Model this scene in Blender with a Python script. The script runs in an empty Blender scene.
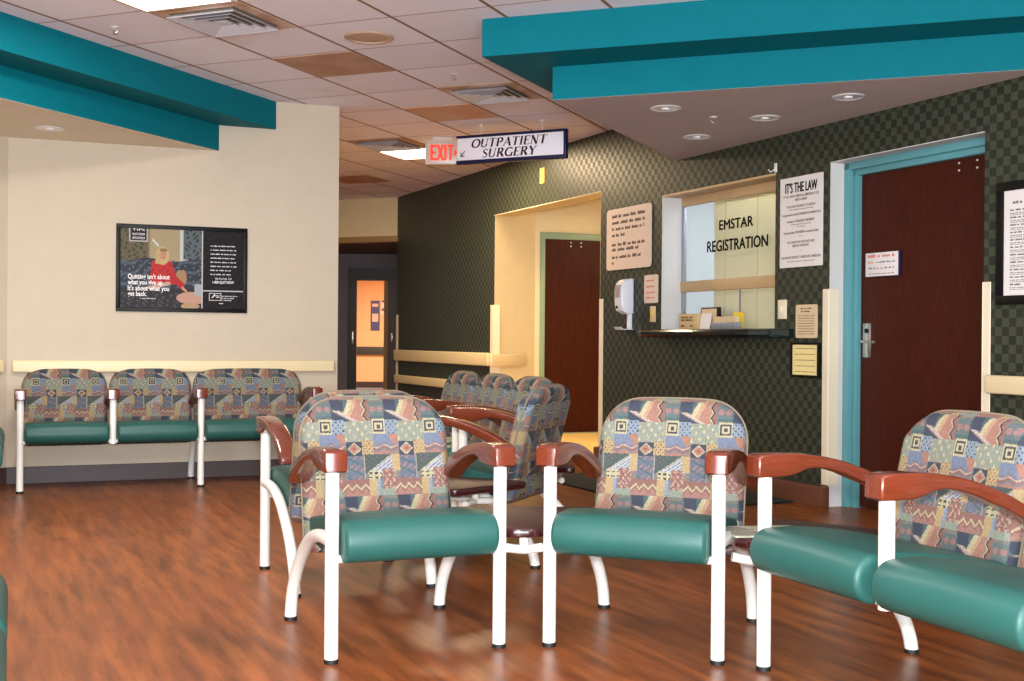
import bpy, bmesh, math, random
import numpy as np
from mathutils import Vector, Matrix
random.seed(7)
PI = math.pi
sc = bpy.context.scene
COL = sc.collection

# ------------------------------------------------------------------ camera
H = 2.70
cam = bpy.data.cameras.new('camera'); camo = bpy.data.objects.new('camera', cam); COL.objects.link(camo)
cam.sensor_width = 36.0; cam.lens = 1204.8 / 1024 * 36.0; cam.clip_start = 0.05; cam.clip_end = 100
_p, _r = math.radians(-0.0803), math.radians(0.4684)
fw = Vector((0, math.cos(_p), math.sin(_p))); rr = Vector((1, 0, 0)); uu = rr.cross(fw)
cr = math.cos(_r) * rr + math.sin(_r) * uu; cu = -math.sin(_r) * rr + math.cos(_r) * uu
camo.matrix_world = Matrix(((cr.x, cu.x, -fw.x, 0), (cr.y, cu.y, -fw.y, 0), (cr.z, cu.z, -fw.z, 1.0), (0, 0, 0, 1)))
sc.camera = camo
sc.view_settings.view_transform = 'Standard'; sc.view_settings.look = 'None'
sc.view_settings.gamma = 1.0; sc.view_settings.use_curve_mapping = False
sc.view_settings.exposure = 0.12
w = bpy.data.worlds.new('world'); sc.world = w; w.use_nodes = True
w.node_tree.nodes['Background'].inputs[0].default_value = (1.0, .93, .84, 1)
w.node_tree.nodes['Background'].inputs[1].default_value = 0.35

def lamp(name, loc, size, power, col, rot=(0, 0, 0), size_y=None, spread=None):
    l = bpy.data.lights.new(name, 'AREA'); l.energy = power; l.color = col
    l.shape = 'RECTANGLE' if size_y else 'SQUARE'; l.size = size
    if size_y: l.size_y = size_y
    if spread: l.spread = spread
    o = bpy.data.objects.new(name, l); COL.objects.link(o); o.location = loc; o.rotation_euler = rot
    return o
# the photographer's flash on the camera
lamp('camera_flash', (0.02, -0.03, 1.13), 0.09, 165, (0.95, 0.97, 1.0), (PI / 2 + 0.02, 0, 0))
CD = math.radians(22.5)
def cd(c, d, z=H):      # ceiling grid frame -> world
    return (c * math.sin(CD) - d * math.cos(CD), c * math.cos(CD) + d * math.sin(CD), z)
WARM = (1.0, 0.74, 0.44); DAY = (1.0, 0.93, 0.86)
FIX = [(4.51, 3.905, 1.14, .57, 60, DAY), (9.885, 4.77, .57, 1.14, 72, WARM), (0.0, 0.5, 1.14, .57, 50, DAY),
       (0.0, 4.0, 1.14, .57, 50, DAY), (1.7, -2.4, 1.14, .57, 45, DAY), (10.28, 7.07, 1.14, .57, 14, WARM)]  # last panel is an unseen fill, added to brighten the corridor header
# added fill behind the camera, then lamps in the spaces behind the walls
lamp('rear_fill_light', (0, -2.85, .95), 7.0, 700, (.82, .91, 1.0), (PI / 2, 0, 0), 1.7)  # unseen cool fill, added to brighten the ceiling; no window is modelled
lamp('alcove_light', (2.0, 11.75, 2.40), .5, 20, (1.0, .86, .68))
lamp('corridor_light', (-2.3, 21.5, 2.35), .8, 150, (1.0, .80, .60))
lamp('office_light', (2.35, 8.55, 2.45), .5, 22, (.95, .97, 1.0))

# ------------------------------------------------------------------ materials
def lin(c):
    return tuple(((x / 255) / 12.92 if x / 255 <= .04045 else ((x / 255 + .055) / 1.055) ** 2.4) for x in c) + (1,)
MATS = {}
def mat(name, rgb, rough=.5, metal=0, bump=0, bscale=60, var=0, vscale=8, spec=.5, emit=0, coat=0):
    if name in MATS: return MATS[name]
    m = bpy.data.materials.new(name); m.use_nodes = True; nt = m.node_tree; b = nt.nodes['Principled BSDF']
    b.inputs['Base Color'].default_value = lin(rgb); b.inputs['Roughness'].default_value = rough
    b.inputs['Metallic'].default_value = metal; b.inputs['Specular IOR Level'].default_value = spec
    if coat: b.inputs['Coat Weight'].default_value = coat; b.inputs['Coat Roughness'].default_value = .12
    if emit:
        b.inputs['Emission Color'].default_value = lin(rgb); b.inputs['Emission Strength'].default_value = emit
    tc = nt.nodes.new('ShaderNodeTexCoord')
    n = nt.nodes.new('ShaderNodeTexNoise'); n.inputs['Scale'].default_value = vscale; n.inputs['Detail'].default_value = 4
    nt.links.new(tc.outputs['Object'], n.inputs['Vector'])
    v = var if var else .02
    mp = nt.nodes.new('ShaderNodeMapRange'); mp.inputs[1].default_value = .3; mp.inputs[2].default_value = .7
    mp.inputs[3].default_value = 1 - v; mp.inputs[4].default_value = 1 + v * .5
    nt.links.new(n.outputs['Fac'], mp.inputs[0])
    hs = nt.nodes.new('ShaderNodeHueSaturation'); hs.inputs['Color'].default_value = lin(rgb)
    nt.links.new(mp.outputs[0], hs.inputs['Value']); nt.links.new(hs.outputs[0], b.inputs['Base Color'])
    if bump:
        n2 = nt.nodes.new('ShaderNodeTexNoise'); n2.inputs['Scale'].default_value = bscale; n2.inputs['Detail'].default_value = 3
        nt.links.new(tc.outputs['Object'], n2.inputs['Vector'])
        bp = nt.nodes.new('ShaderNodeBump'); bp.inputs['Strength'].default_value = bump; bp.inputs['Distance'].default_value = .004
        nt.links.new(n2.outputs['Fac'], bp.inputs['Height']); nt.links.new(bp.outputs[0], b.inputs['Normal'])
    MATS[name] = m
    return m
class NT:
    """small node writer"""
    def __init__(s, name, rough=.5, spec=.5):
        s.m = bpy.data.materials.new(name); s.m.use_nodes = True; s.t = s.m.node_tree; s.b = s.t.nodes['Principled BSDF']
        s.b.inputs['Roughness'].default_value = rough; s.b.inputs['Specular IOR Level'].default_value = spec
        MATS[name] = s.m
        s.tc = s.t.nodes.new('ShaderNodeTexCoord')
    def n(s, typ, **kw):
        x = s.t.nodes.new(typ)
        for k, v in kw.items(): setattr(x, k, v)
        return x
    def l(s, a, b): s.t.links.new(a, b)
    def math(s, op, a, b=None, c=None):
        x = s.n('ShaderNodeMath', operation=op)
        for i, v in enumerate((a, b, c)):
            if v is None: continue
            if isinstance(v, (int, float)): x.inputs[i].default_value = v
            else: s.l(v, x.inputs[i])
        return x.outputs[0]
    def mix(s, f, a, b, blend='MIX'):
        x = s.n('ShaderNodeMix', data_type='RGBA', blend_type=blend)
        for sock, v in ((x.inputs[0], f), (x.inputs[6], a), (x.inputs[7], b)):
            if isinstance(v, (int, float)): sock.default_value = v
            elif isinstance(v, tuple): sock.default_value = v
            else: s.l(v, sock)
        return x.outputs[2]
    def noise(s, vec, scale, detail=3, rough=.5):
        x = s.n('ShaderNodeTexNoise'); x.inputs['Scale'].default_value = scale; x.inputs['Detail'].default_value = detail
        x.inputs['Roughness'].default_value = rough; s.l(vec, x.inputs['Vector']); return x.outputs['Fac']
    def rng(s, v, a, b, c, d):
        x = s.n('ShaderNodeMapRange')
        for i, k in enumerate((a, b, c, d)): x.inputs[i + 1].default_value = k
        s.l(v, x.inputs[0]); return x.outputs[0]
    def mapping(s, scale=(1, 1, 1), rot=(0, 0, 0), src=None):
        x = s.n('ShaderNodeMapping'); x.inputs['Scale'].default_value = scale; x.inputs['Rotation'].default_value = rot
        s.l(src or s.tc.outputs['Object'], x.inputs['Vector']); return x.outputs[0]

# floor: wood-look vinyl planks running along the patterned wall
f = NT('floor_vinyl', .3, .2)
v = f.mapping()
st = f.mapping(scale=(1.1, 9, 1))
g1 = f.noise(st, 1.9, 5, .58); g2 = f.noise(f.mapping(scale=(2.2, 30, 1)), 5, 4, .6); g3 = f.noise(v, 1.3, 3)
br = f.n('ShaderNodeTexBrick'); br.offset = .37; br.inputs['Scale'].default_value = 1
br.inputs['Brick Width'].default_value = 1.2; br.inputs['Row Height'].default_value = .10; br.inputs['Mortar Size'].default_value = .0006
br.inputs['Color1'].default_value = (.62, .62, .62, 1); br.inputs['Color2'].default_value = (1, 1, 1, 1); br.inputs['Mortar'].default_value = (.7, .7, .7, 1)
f.l(v, br.inputs['Vector'])
c = f.mix(f.rng(g1, .36, .66, 0, 1), lin((100, 52, 23)), lin((160, 91, 41)))
c = f.mix(f.rng(g2, .5, .75, 0, .3), c, lin((62, 32, 18)))
c = f.mix(f.rng(g3, .35, .65, 0, .35), c, lin((142, 76, 42)))
c = f.mix(.5, c, br.outputs['Color'], 'MULTIPLY')
f.l(c, f.b.inputs['Base Color']); f.l(f.rng(g3, .3, .7, .33, .35), f.b.inputs['Roughness'])
bp = f.n('ShaderNodeBump'); bp.inputs['Strength'].default_value = .08; bp.inputs['Distance'].default_value = .002
f.l(g2, bp.inputs['Height']); f.l(bp.outputs[0], f.b.inputs['Normal'])

# wallpaper: small woven checks
f = NT('check_wallpaper', .5, .3)
sx = f.n('ShaderNodeSeparateXYZ'); f.l(f.tc.outputs['Object'], sx.inputs[0])
S = .045
a = f.math('FLOOR', f.math('DIVIDE', sx.outputs['X'], S)); b_ = f.math('FLOOR', f.math('DIVIDE', sx.outputs['Z'], S))
chk = f.math('ABSOLUTE', f.math('MODULO', f.math('ADD', a, b_), 2.0))
thr = f.noise(f.mapping(scale=(900, 1, 900)), 1, 1)
cell = f.n('ShaderNodeTexWhiteNoise', noise_dimensions='2D'); cv = f.n('ShaderNodeCombineXYZ'); f.l(a, cv.inputs[0]); f.l(b_, cv.inputs[1]); f.l(cv.outputs[0], cell.inputs['Vector'])
c = f.mix(chk, lin((34, 39, 31)), lin((66, 72, 58)))
c = f.mix(f.rng(cell.outputs['Value'], 0, 1, 0, .35), c, lin((56, 56, 42)))
c = f.mix(f.rng(thr, .3, .7, 0, .25), c, lin((30, 34, 28)))
f.l(c, f.b.inputs['Base Color']); f.l(f.rng(chk, 0, 1, .5, .38), f.b.inputs['Roughness'])

# ceiling: lay-in tiles on a rusty tan grid
f = NT('ceiling_tiles', .85, .2)
sx = f.n('ShaderNodeSeparateXYZ'); f.l(f.tc.outputs['Object'], sx.inputs[0])
def gridline(out, off, pitch, half):
    fr = f.math('FRACT', f.math('DIVIDE', f.math('ADD', out, off), pitch))
    d = f.math('MULTIPLY', f.math('MINIMUM', fr, f.math('SUBTRACT', 1.0, fr)), pitch)
    return f.math('LESS_THAN', d, half)
gx = gridline(sx.outputs['X'], -5.08 + 57, .57, .006); gy = gridline(sx.outputs['Y'], -2.477 + 57.2, .572, .011)
cell = f.n('ShaderNodeTexWhiteNoise', noise_dimensions='2D'); cv = f.n('ShaderNodeCombineXYZ')
f.l(f.math('FLOOR', f.math('DIVIDE', f.math('ADD', sx.outputs['X'], -5.08 + 57), .57)), cv.inputs[0]); f.l(f.math('FLOOR', f.math('DIVIDE', f.math('ADD', sx.outputs['Y'], -2.477 + 57.2), .572)), cv.inputs[1]); f.l(cv.outputs[0], cell.inputs['Vector'])
pits = f.noise(f.mapping(), 160, 2); big = f.noise(f.mapping(), 1.6, 3)
c = f.mix(cell.outputs['Value'], lin((246, 242, 250)), lin((238, 232, 240)))
c = f.mix(f.rng(pits, .55, .75, 0, .25), c, lin((180, 160, 150)))
c = f.mix(f.rng(big, .62, .8, 0, .5), c, lin((206, 176, 146)))
c = f.mix(gx, c, lin((176, 142, 118))); c = f.mix(gy, c, lin((150, 116, 90)))
f.l(c, f.b.inputs['Base Color'])

# door veneer
f = NT('door_veneer', .45, .15)
g = f.noise(f.mapping(scale=(14, 14, 1.2)), 6, 5, .6); g2 = f.noise(f.mapping(scale=(60, 60, 8)), 4, 2)
c = f.mix(f.rng(g, .35, .65, 0, 1), lin((54, 18, 8)), lin((72, 27, 12))); c = f.mix(f.rng(g2, .5, .7, 0, .3), c, lin((58, 24, 16)))
f.l(c, f.b.inputs['Base Color'])
# armrest wood
f = NT('arm_wood', .22, .5)
g = f.noise(f.mapping(scale=(30, 3, 30)), 5, 5, .6)
c = f.mix(f.rng(g, .3, .7, 0, 1), lin((94, 38, 20)), lin((112, 48, 26))); f.l(c, f.b.inputs['Base Color'])
f.b.inputs['Coat Weight'].default_value = .6; f.b.inputs['Coat Roughness'].default_value = .1
# upholstery fabric: woven colours live in the mesh colour attribute
f = NT('upholstery', .85, .25)
at = f.n('ShaderNodeAttribute', attribute_name='weave', attribute_type='GEOMETRY')
wv = f.noise(f.mapping(), 900, 2)
c = f.mix(f.rng(wv, .3, .7, 0, .3), at.outputs['Color'], (.12, .12, .12, 1)); f.l(c, f.b.inputs['Base Color'])
bp = f.n('ShaderNodeBump'); bp.inputs['Strength'].default_value = .25; bp.inputs['Distance'].default_value = .002
f.l(wv, bp.inputs['Height']); f.l(bp.outputs[0], f.b.inputs['Normal'])
f = NT('poster_print', .5, .12)
at = f.n('ShaderNodeAttribute', attribute_name='weave', attribute_type='GEOMETRY'); f.l(at.outputs['Color'], f.b.inputs['Base Color'])
f = NT('tile_stain', .9, .2)
g = f.noise(f.mapping(), 4, 4); c = f.mix(f.rng(g, .35, .65, 0, 1), lin((176, 138, 112)), lin((196, 160, 134))); f.l(c, f.b.inputs['Base Color'])
f = NT('tile_stain_orange', .9, .2)
g = f.noise(f.mapping(), 3, 3); c = f.mix(f.rng(g, .4, .6, 0, 1), lin((212, 182, 152)), lin((214, 164, 134))); f.l(c, f.b.inputs['Base Color'])
f = NT('stained_white_tile', .9, .2)
g = f.noise(f.mapping(), 3.2, 4); c = f.mix(f.rng(g, .42, .6, 0, 1), lin((222, 200, 186)), lin((190, 148, 112))); f.l(c, f.b.inputs['Base Color'])

M = MATS
mat('cream_wall', (194, 179, 157), .7, bump=.12, bscale=220, var=.03)
mat('beige_wall', (214, 198, 158), .75, var=.03)
mat('alcove_wall', (232, 216, 176), .7, var=.03)
mat('grey_wall', (120, 112, 118), .8, var=.03)
mat('peach_wall', (236, 196, 150), .8, var=.03)
mat('soffit_teal', (0, 106, 118), .7, spec=.12, var=.05, bump=.1, bscale=200)
mat('soffit_under', (190, 176, 172), .8, spec=.1, var=.04)
mat('soffit_under_left', (226, 214, 190), .7, var=.04)
mat('baseboard_dark', (62, 44, 44), .5)
mat('white_metal', (226, 223, 214), .28, var=.01)
mat('black_rubber', (14, 13, 13), .6)
mat('teal_vinyl', (33, 84, 77), .44, spec=.4, bump=.12, bscale=420, var=.08, vscale=5)
mat('seam', (34, 122, 110), .4)
mat('table_laminate', (66, 38, 34), .5, var=.15, vscale=12, spec=.3)
mat('table_edge', (52, 18, 20), .2, coat=.5)
mat('rail_cream', (226, 208, 164), .45, var=.02)
mat('guard_cream', (228, 216, 188), .45)
mat('white_trim', (204, 202, 198), .5)
mat('door_teal', (88, 148, 154), .4, var=.03)
mat('sage_frame', (142, 168, 140), .4)
mat('shelf_green', (14, 34, 36), .18, coat=.5)
mat('steel', (190, 190, 186), .25, metal=.9)
mat('silver_ring', (226, 224, 220), .3, metal=.3)
mat('reflector', (220, 220, 215), .12, metal=1)
mat('lamp_glass', (235, 240, 245), .2, emit=.2)
mat('black_frame', (10, 10, 11), .45, spec=.2)
mat('paper_white', (226, 220, 216), .5)
mat('paper_pink', (222, 200, 184), .5)
mat('paper_tan', (214, 190, 150), .5)
mat('paper_yellow', (240, 220, 150), .5)
mat('ink_black', (20, 20, 20), .9, spec=.1)
mat('ink_brown', (74, 54, 46), .9, spec=.1)
mat('ink_grey', (96, 92, 92), .9, spec=.1)
mat('ink_maroon', (70, 34, 32), .9, spec=.1)
mat('ink_red', (206, 96, 84), .6)
mat('ink_orange', (220, 140, 90), .6)
mat('ink_white', (232, 228, 226), .6)
mat('sign_white', (244, 242, 250), .35)
mat('navy_bar', (18, 24, 66), .3)
mat('exit_case', (206, 190, 176), .3)
mat('exit_red', (240, 60, 34), .4, emit=.45)
mat('light_panel', (255, 246, 230), .4, emit=9)
mat('light_panel_warm', (255, 232, 190), .4, emit=9)
mat('fixture_frame', (206, 190, 176), .5)
mat('vent_metal', (206, 206, 212), .35, metal=.2)
mat('vent_dark', (120, 98, 80), .8)
mat('grille_tan', (196, 164, 136), .7, bump=.5, bscale=300)
mat('window_wood', (196, 164, 120), .45, var=.06, vscale=20)
mat('blind_cream', (250, 244, 214), .6)
mat('office_wall', (220, 228, 236), .8)
mat('frame_grey', (150, 154, 166), .4, metal=.4)
mat('cardboard', (206, 176, 126), .8)
mat('black_mat', (9, 11, 10), .95, bump=.5, bscale=150)
mat('plinth_wood', (96, 58, 40), .35, coat=.2)
mat('alcove_floor', (240, 206, 130), .4)
mat('dispenser_white', (226, 228, 236), .3)
mat('dispenser_window', (168, 150, 150), .2)
mat('tape_yellow', (226, 190, 80), .6)
mat('yellow_plastic', (226, 196, 40), .5)
mat('black_door', (18, 16, 18), .4)
mat('dark_door', (66, 34, 28), .4)
mat('jamb_tan', (176, 128, 66), .5)
mat('header_trim', (150, 118, 74), .5)
mat('slate_rail', (52, 62, 66), .5)
mat('poster_blue', (66, 70, 130), .5)
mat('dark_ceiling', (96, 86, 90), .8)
mat('glossy_page', (170, 172, 150), .3, var=.3, vscale=40)
g = bpy.data.materials.new('window_glass'); g.use_nodes = True; MATS['window_glass'] = g
gb = g.node_tree.nodes['Principled BSDF']; gb.inputs['Transmission Weight'].default_value = 1; gb.inputs['Roughness'].default_value = .0
gb.inputs['IOR'].default_value = 1.05; gb.inputs['Base Color'].default_value = (.96, .98, .97, 1)

# ------------------------------------------------------------------ geometry helpers
class G:
    def __init__(s): s.bm = bmesh.new()
    def box(s, x0, x1, y0, y1, z0, z1, bev=0, seg=2):
        r = bmesh.ops.create_cube(s.bm, size=1)
        for v in r['verts']:
            v.co = Vector(((x0 + x1) / 2 + v.co.x * (x1 - x0), (y0 + y1) / 2 + v.co.y * (y1 - y0), (z0 + z1) / 2 + v.co.z * (z1 - z0)))
        if bev:
            es = list({e for v in r['verts'] for e in v.link_edges})
            bmesh.ops.bevel(s.bm, geom=es, offset=bev, segments=seg, profile=.5, affect='EDGES')
        return s
    def prism(s, pts, z0, z1, bev=0, seg=2):            # plan polygon, extruded up
        vs = [s.bm.verts.new((p[0], p[1], z0)) for p in pts]; ws = [s.bm.verts.new((p[0], p[1], z1)) for p in pts]
        n = len(pts); fs = [s.bm.faces.new(vs[::-1]), s.bm.faces.new(ws)]
        for i in range(n): fs.append(s.bm.faces.new((vs[i], vs[(i + 1) % n], ws[(i + 1) % n], ws[i])))
        bmesh.ops.recalc_face_normals(s.bm, faces=fs)
        if bev:
            es = [e for e in fs[1].edges] + [e for e in fs[0].edges]
            bmesh.ops.bevel(s.bm, geom=es, offset=bev, segments=seg, profile=.5, affect='EDGES')
        return s
    def side(s, pts, x0, x1, bev=0):                    # (y,z) profile extruded along x
        vs = [s.bm.verts.new((x0, p[0], p[1])) for p in pts]; ws = [s.bm.verts.new((x1, p[0], p[1])) for p in pts]
        n = len(pts); fs = [s.bm.faces.new(vs), s.bm.faces.new(ws[::-1])]
        for i in range(n): fs.append(s.bm.faces.new((vs[(i + 1) % n], vs[i], ws[i], ws[(i + 1) % n])))
        bmesh.ops.recalc_face_normals(s.bm, faces=fs)
        if bev:
            es = [e for e in fs[1].edges] + [e for e in fs[0].edges]
            bmesh.ops.bevel(s.bm, geom=es, offset=bev, segments=3, profile=.5, affect='EDGES')
        return s
    def front(s, pts, y0, y1):                          # (x,z) outline extruded along y
        vs = [s.bm.verts.new((p[0], y0, p[1])) for p in pts]; ws = [s.bm.verts.new((p[0], y1, p[1])) for p in pts]
        n = len(pts); fs = [s.bm.faces.new(vs), s.bm.faces.new(ws[::-1])]
        for i in range(n): fs.append(s.bm.faces.new((vs[(i + 1) % n], vs[i], ws[i], ws[(i + 1) % n])))
        bmesh.ops.recalc_face_normals(s.bm, faces=fs)
        return s
    def tube(s, pts, r, seg=16, cap=True):
        pts = [Vector(p) for p in pts]; rs = r if isinstance(r, list) else [r] * len(pts); rings = []
        up = None
        for i, p in enumerate(pts):
            d = (pts[min(i + 1, len(pts) - 1)] - pts[max(i - 1, 0)]).normalized()
            if up is None: up = Vector((1, 0, 0)) if abs(d.x) < .9 else Vector((0, 1, 0))
            a = d.cross(up).normalized(); b = a.cross(d).normalized(); up = b
            rings.append([s.bm.verts.new(p + rs[i] * (math.cos(t) * a + math.sin(t) * b)) for t in [2 * PI * k / seg for k in range(seg)]])
        fs = []
        for i in range(len(rings) - 1):
            for k in range(seg): fs.append(s.bm.faces.new((rings[i][k], rings[i][(k + 1) % seg], rings[i + 1][(k + 1) % seg], rings[i + 1][k])))
        if cap: fs += [s.bm.faces.new(rings[0][::-1]), s.bm.faces.new(rings[-1])]
        bmesh.ops.recalc_face_normals(s.bm, faces=fs)
        return s
    def lathe(s, prof, seg=32, c=(0, 0)):               # (r,z) profile round a vertical axis
        rings = [[s.bm.verts.new((c[0] + r * math.cos(2 * PI * k / seg), c[1] + r * math.sin(2 * PI * k / seg), z)) for k in range(seg)] for r, z in prof]
        fs = []
        for i in range(len(rings) - 1):
            for k in range(seg): fs.append(s.bm.faces.new((rings[i][k], rings[i][(k + 1) % seg], rings[i + 1][(k + 1) % seg], rings[i + 1][k])))
        if prof[0][0] > 1e-5: fs.append(s.bm.faces.new(rings[0]))
        if prof[-1][0] > 1e-5: fs.append(s.bm.faces.new(rings[-1][::-1]))
        bmesh.ops.remove_doubles(s.bm, verts=[v for r_ in rings for v in r_], dist=1e-6)
        return s
    def mesh(s, name, m, smooth=30):
        me = bpy.data.meshes.new(name); s.bm.normal_update(); s.bm.to_mesh(me); s.bm.free(); me.materials.append(MATS[m])
        if smooth: me.polygons.foreach_set('use_smooth', [True] * len(me.polygons)); me.set_sharp_from_angle(angle=math.radians(smooth))
        return me
    def obj(s, name, m, parent=None, smooth=30, **kw):
        return link(name, s.mesh(name, m, smooth), parent, **kw)
def link(name, me, parent=None, loc=None, rotz=0):
    o = bpy.data.objects.new(name, me); COL.objects.link(o)
    if parent: o.parent = parent
    if loc is not None: o.location = loc
    if rotz: o.rotation_euler = (0, 0, rotz)
    return o
def tag(o, label, cat, group=None):
    o['label'] = label; o['category'] = cat
    if group: o['group'] = group
    return o
def thing(name, label, cat, loc=(0, 0, 0), rotz=0, group=None):
    o = bpy.data.objects.new(name, None); COL.objects.link(o); o.location = loc; o.rotation_euler = (0, 0, rotz)
    return tag(o, label, cat, group)
def struct(o, label=None, cat=None):
    o['kind'] = 'structure'
    if label: o['label'] = label
    if cat: o['category'] = cat
    return o
def ribbons(strokes, size, ox, oz, y, shear=0, g=None, th=.0015):
    """strokes: lists of (x, z, width) in unit letter heights, laid on the plane y, facing -y"""
    g = g or G()
    for st in strokes:
        P = [Vector((p[0], p[1])) for p in st]; L = []; R = []
        for i, p in enumerate(P):
            d = P[min(i + 1, len(P) - 1)] - P[max(i - 1, 0)]
            if d.length < 1e-6: d = Vector((1, 0))
            d.normalize(); n = Vector((-d.y, d.x)) * st[i][2] / 2
            L.append(p + n); R.append(p - n)
        f_ = lambda q: (ox + size * (q.x + shear * q.y), y, oz + size * q.y)
        lv = [g.bm.verts.new(f_(q)) for q in L]; rv = [g.bm.verts.new(f_(q)) for q in R]
        for i in range(len(P) - 1):
            fc = g.bm.faces.new((lv[i], rv[i], rv[i + 1], lv[i + 1]))
            fc.normal_update()
            if fc.normal.y > 0: fc.normal_flip()
    return g
FONTCACHE = {}
def text(s, size, x, z, y, g=None, align='LEFT', xs=1.0, width=None, bold=0.0):
    """lettering as flat mesh on the plane y facing -y; x,z is the baseline start (or centre)"""
    g = g or G()
    cu_ = bpy.data.curves.new('t', 'FONT'); cu_.body = s; cu_.size = 1; cu_.resolution_u = 3; cu_.offset = bold
    o = bpy.data.objects.new('t', cu_); COL.objects.link(o)
    bpy.context.view_layer.update()
    me = bpy.data.meshes.new_from_object(o.evaluated_get(bpy.context.evaluated_depsgraph_get()))
    bpy.data.objects.remove(o); bpy.data.curves.remove(cu_)
    vs = [v.co.copy() for v in me.vertices]
    if not vs: return g
    x0 = min(v.x for v in vs); x1 = max(v.x for v in vs); W_ = x1 - x0
    if width: xs = width / (W_ * size)
    sh = {'LEFT': 0, 'CENTER': -.5, 'RIGHT': -1}[align] * W_ * size * xs
    nv = [g.bm.verts.new((x + sh + (v.x - x0) * size * xs, y, z + v.y * size)) for v in vs]
    for p in me.polygons:
        try:
            fc = g.bm.faces.new([nv[i] for i in p.vertices]); fc.normal_update()
            if fc.normal.y > 0: fc.normal_flip()
        except ValueError: pass
    bpy.data.meshes.remove(me)
    return g
def heavy(s_, size, x, z, y, g, width, sp):
    for k in (-1, 0, 1): text(s_, size, x + k * sp, z, y - .0001 * k, g, 'CENTER', width=width)
    text(s_, size, x, z + sp, y - .0002, g, 'CENTER', width=width)
    return g
def bars(g, x0, x1, z, h, y, rnd, fill=1.0):
    """a line of type too small to read: word-length dashes"""
    x = x0; end = x0 + (x1 - x0) * fill
    while x < end - h:
        wd = min(rnd.uniform(1.6, 5.5) * h, end - x)
        for k in range(max(1, int(wd / (h * .62)))):
            xa = x + k * h * .62; hh = h * rnd.choice((.72, .72, 1.0))
            ribbons([[(xa, z, 0), (xa, z, 0)]], 1, 0, 0, y, g=g) if False else quad(g, xa, xa + h * .46, z, z + hh, y)
        x += wd + h * .55
    return g
def quad(g, x0, x1, z0, z1, y):
    vs = [g.bm.verts.new(p) for p in ((x0, y, z0), (x1, y, z0), (x1, y, z1), (x0, y, z1))]
    g.bm.faces.new(vs)
def rows(g, name, m, parent):
    """one object per printed line"""
    g.bm.faces.ensure_lookup_table(); fs = sorted([(min(v.co.z for v in f.verts), max(v.co.z for v in f.verts), f.index) for f in g.bm.faces])
    g.bm.faces.index_update(); fs = sorted([(min(v.co.z for v in f.verts), max(v.co.z for v in f.verts), i) for i, f in enumerate(g.bm.faces)])
    groups = []
    for a, b, i in fs:
        if groups and a < groups[-1][0] - 1e-5: groups[-1][0] = max(groups[-1][0], b); groups[-1][1].append(i)
        else: groups.append([b, [i]])
    allf = list(g.bm.faces)
    for top_, idx in groups:
        h = G(); vm = {}
        for i in idx:
            vs = []
            for v in allf[i].verts:
                if v not in vm: vm[v] = h.bm.verts.new(v.co)
                vs.append(vm[v])
            h.bm.faces.new(vs)
        h.obj(name, m, parent, 0)
    g.bm.free()
def rrect(x0, x1, z0, z1, r, n=5):
    P = []
    for cx, cz, a0 in ((x1 - r, z1 - r, 0), (x0 + r, z1 - r, 90), (x0 + r, z0 + r, 180), (x1 - r, z0 + r, 270)):
        for k in range(n + 1):
            t = math.radians(a0 + 90 * k / n); P.append((cx + r * math.cos(t), cz + r * math.sin(t)))
    return P

# ------------------------------------------------------------------ room frames
RB = math.radians(-65.6); OB = Vector((0.7346, 9.8706, 0)); BX = Vector((math.cos(RB), math.sin(RB), 0)); BY = Vector((-BX.y, BX.x, 0))
RA = math.radians(22.3); OA = Vector((-1.2869, 8.8922, 0)); AX = Vector((math.cos(RA), math.sin(RA), 0)); AY = Vector((-AX.y, AX.x, 0))
def PB(s, into=0, z=0): return OB + BX * s + BY * into + Vector((0, 0, z))
def PA(s, into=0, z=0): return OA + AX * s + AY * into + Vector((0, 0, z))

# ------------------------------------------------------------------ setting
g = G(); g.prism([(-14, -12), (14, -12), (14, 14), (-14, 14)], -.05, 0)
fl = struct(g.obj('floor', 'floor_vinyl', None, 0)); fl.rotation_euler = (0, 0, RB); fl.location = (-1, 9, 0)
g = G(); g.box(-8, 16, -9, 9, H, H + .05)
ce = struct(g.obj('ceiling', 'ceiling_tiles', None, 0)); ce.rotation_euler = (0, 0, PI / 2 - CD)   # x along C, y along D
# patterned wall on the right, with the alcove opening, the service window and the doorway
g = G()
for s0, s1, z0, z1 in ((-5.157, -2.60, 0, H), (-2.233, -.032, 2.22, H), (-.032, .923, 0, H), (.923, 2.315, 0, 1.05), (.923, 2.315, 2.083, H),
                       (2.315, 2.852, 0, H), (2.852, 4.064, 2.083, H), (4.064, 12.5, 0, H)):
    g.box(s0, s1, 0, .22, z0, z1)
g.box(-2.60, -2.233, 0, .012, 0, H)
struct(g.obj('wall_right', 'check_wallpaper', None, 0, loc=OB, rotz=RB))
# cream wall at the back left
g = G(); g.box(-2.26, 0, 0, .18, 0, H)
struct(g.obj('wall_back', 'cream_wall', None, 0, loc=OA, rotz=RA))
g = G(); g.box(-.18, 0, .18, 9.0, 0, H); struct(g.obj('wall_corridor_left', 'cream_wall', None, 0, loc=OA, rotz=RA + .42))
# wall at the far left, running towards the camera
cnr = PA(-2.251); WL = math.radians(-37); dL = Vector((-math.sin(-WL), -math.cos(WL), 0))
g = G(); g.box(-.15, 0, -11, .1, 0, H)
struct(g.obj('wall_left', 'cream_wall', None, 0, loc=cnr, rotz=WL))
g = G(); g.box(-9, 9, -.15, 0, 0, H); struct(g.obj('wall_behind', 'cream_wall', None, 0, loc=(0, -3.0, 0)))
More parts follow.
